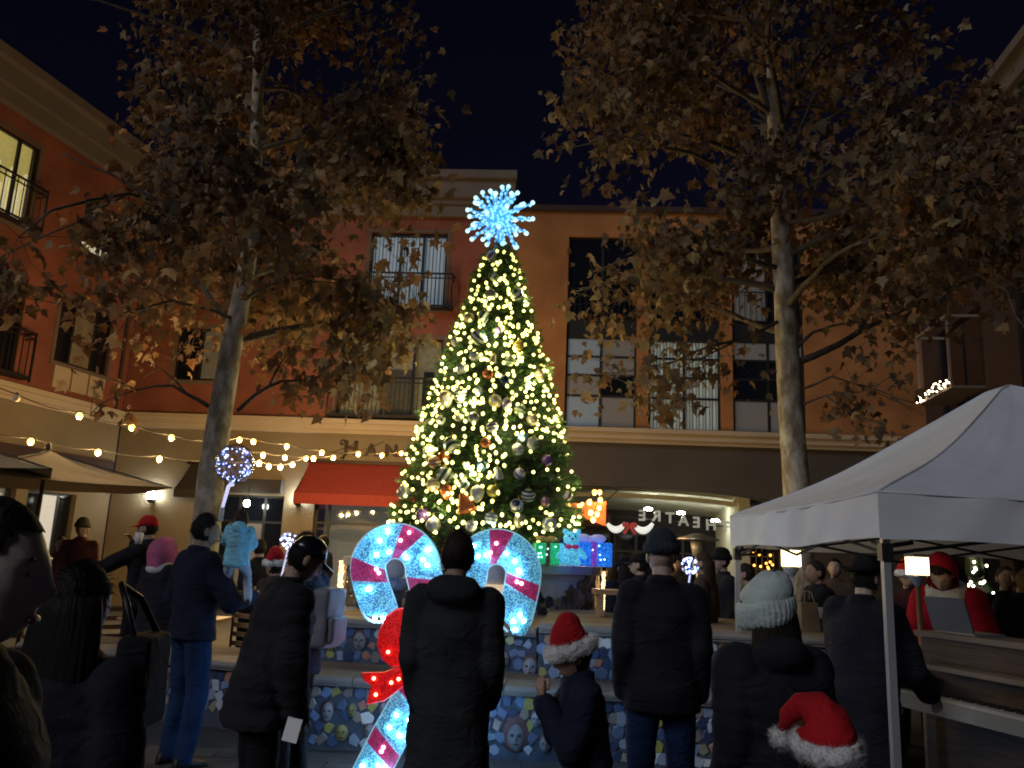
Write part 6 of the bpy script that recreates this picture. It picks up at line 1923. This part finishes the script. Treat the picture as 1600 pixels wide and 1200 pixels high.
far('long haired person standing behind the red cloaked figure', 1484, 872, 7.8, 20, jm='coat_black', hair='long', hm='hair_dark')
far('person in red hat between the two lanterns and the piano', 1418, 884, 8.6, 160, jm='coat_maroon', hat='santa', hs=1.0)
far('far right man in dark navy coat, outermost at the photo edge', 1597, 880, 6.9, 170, jm='coat_navy', hm='hair_dark', skin='skin_mid')
far('far right person in black coat next to the wreath', 1569, 884, 8.2, 170, jm='coat_black', hm='hair_dark', skin='skin_mid')
far('dark figure in the shade just left of the arch strands', 955, 882, 13.0, 30, jm='coat_black', hair='long')
far('distant figure in the passage left of the heater pole', 1060, 872, 15.5, 150, jm='coat_char')
far('distant person seated dark by the left umbrella pole', 60, 850, 14.5, 170, jm='coat_char', hm='hair_dark')

# ---------------------------------------------------------------- hand-held things
pb = at(367, 725, 6.5)
bl = empty('led_balloon', pb, 'clear balloon with blue lights inside on a glowing stick above the carried child', 'balloon')
glass_mat('balloon_skin', (.93, .93, 1.0), .22, .06)
m = MB(); m.sphere(pb, .15, 28, 20, (1, 1, 1.05)); m.build('skin', 'balloon_skin', bl, True)
mat('blue_led', (.4, .5, 1), .3, emit=(.22, .32, 1.0), es=9); mat('white_led', (.9, .9, 1), .3, emit=(.75, .78, 1.0), es=5)
lg = random.Random(4)
wpts = []
for k in range(60):
    zf = lg.uniform(-1, 1); a = lg.uniform(0, 6.283); rr = math.sqrt(1 - zf * zf)
    p = pb + Vector((rr * math.cos(a), rr * math.sin(a), zf)) * (.138 * lg.uniform(.86, 1.0)); wpts.append(p)
    m = MB(); m.sphere(p, .0055, 6, 5); m.build('led', 'blue_led' if lg.random() < .62 else 'white_led', bl, True)
wpts.sort(key=lambda p: math.atan2(p.x - pb.x, p.y - pb.y) + 9 * (p.z - pb.z))
m = MB(); m.tube(wpts, .0012, 4); m.build('wire', 'white_metal', bl)
e1 = at(347, 795, 6.45)
m = MB(); m.tube([pb - Vector((0, 0, .155)), pb.lerp(e1, .5), e1], [.020, .014, .012], 8); m.build('stick', mat('lit_stick', (.8, .8, .9), .3, emit=(.62, .62, .95), es=.9), bl, True)
m = MB(); m.capsule(e1, e1 - Vector((0, 0, .08)), .016, .018); m.build('handle', 'white_metal', bl, True)
def glow_bunch(label, px, py, Y, rad, n):
    c = at(px, py, Y); t = empty('light_bouquet', c, label, 'light toy', 'small clear light balloons in the crowd')
    m = MB(); m.sphere(c, rad, 18, 12); m.build('skin', 'balloon_skin', t, True)
    for k in range(n):
        d = Vector((lg.gauss(0, 1), lg.gauss(0, 1), lg.gauss(0, 1))).normalized() * rad * .9
        m = MB(); m.sphere(c + d, .009, 6, 5); m.build('led', 'blue_led' if k % 2 else 'white_led', t, True)
    m = MB(); m.tube([c - Vector((0, 0, rad)), c - Vector((.05, 0, rad + .35))], .008, 6); m.build('stick', 'lit_stick', t)
glow_bunch('small blue light balloon beside the face of the backpack woman', 451, 845, 7.4, .075, 22)
glow_bunch('bright blue light balloon at the dark beanie man\'s shoulder', 1078, 884, 8.0, .085, 30)
q = at(456, 1138, 4.25)
m = MB(); pts = [Vector((-.04, -.02, -.05)), Vector((.035, -.04, -.06)), Vector((.045, .01, .035)), Vector((-.03, .03, .045))]
m.box8([q + p for p in pts] + [q + p + Vector((0, .008, .002)) for p in pts]); o = m.build('paper', 'cup_white'); tag(o, 'white folded paper in the hand of the shiny cap person', 'paper')
q = at(1262, 966, 8.45)
t = empty('paper_bag', (q.x, q.y, q.z - .16), 'brown paper bag carried under the tent', 'bag'); m = MB(); m.box((q.x, q.y, q.z), (.20, .12, .30), .2); m.build('bag', 'bag_paper', t)
m = MB()
for dy in (-.06, .06): m.tube([(q.x - .05, q.y + dy, q.z + .15), (q.x - .03, q.y + dy * .4, q.z + .26), (q.x + .03, q.y + dy * .4, q.z + .26), (q.x + .05, q.y + dy, q.z + .15)], .006, 5)
m.build('handle', 'bag_paper', t)
q = at(1285, 958, 8.3)
m = MB(); m.lathe([(.03, -.05), (.038, .05), (.04, .052), (.001, .055)], q, 14); o = m.build('paper_cup', 'cup_white', None, True); tag(o, 'small white cup in the stocky man\'s hand', 'cup')
q = at(217, 841, 9.32)
m = MB(); m.lathe([(.035, -.06), (.045, .06), (.001, .062)], q, 14); o = m.build('paper_cup', 'cup_white', None, True); tag(o, 'white cup at the mouth of the red capped man', 'cup')

# ---------------------------------------------------------------- tidy up
bpy.data.scenes.remove(_tmp)
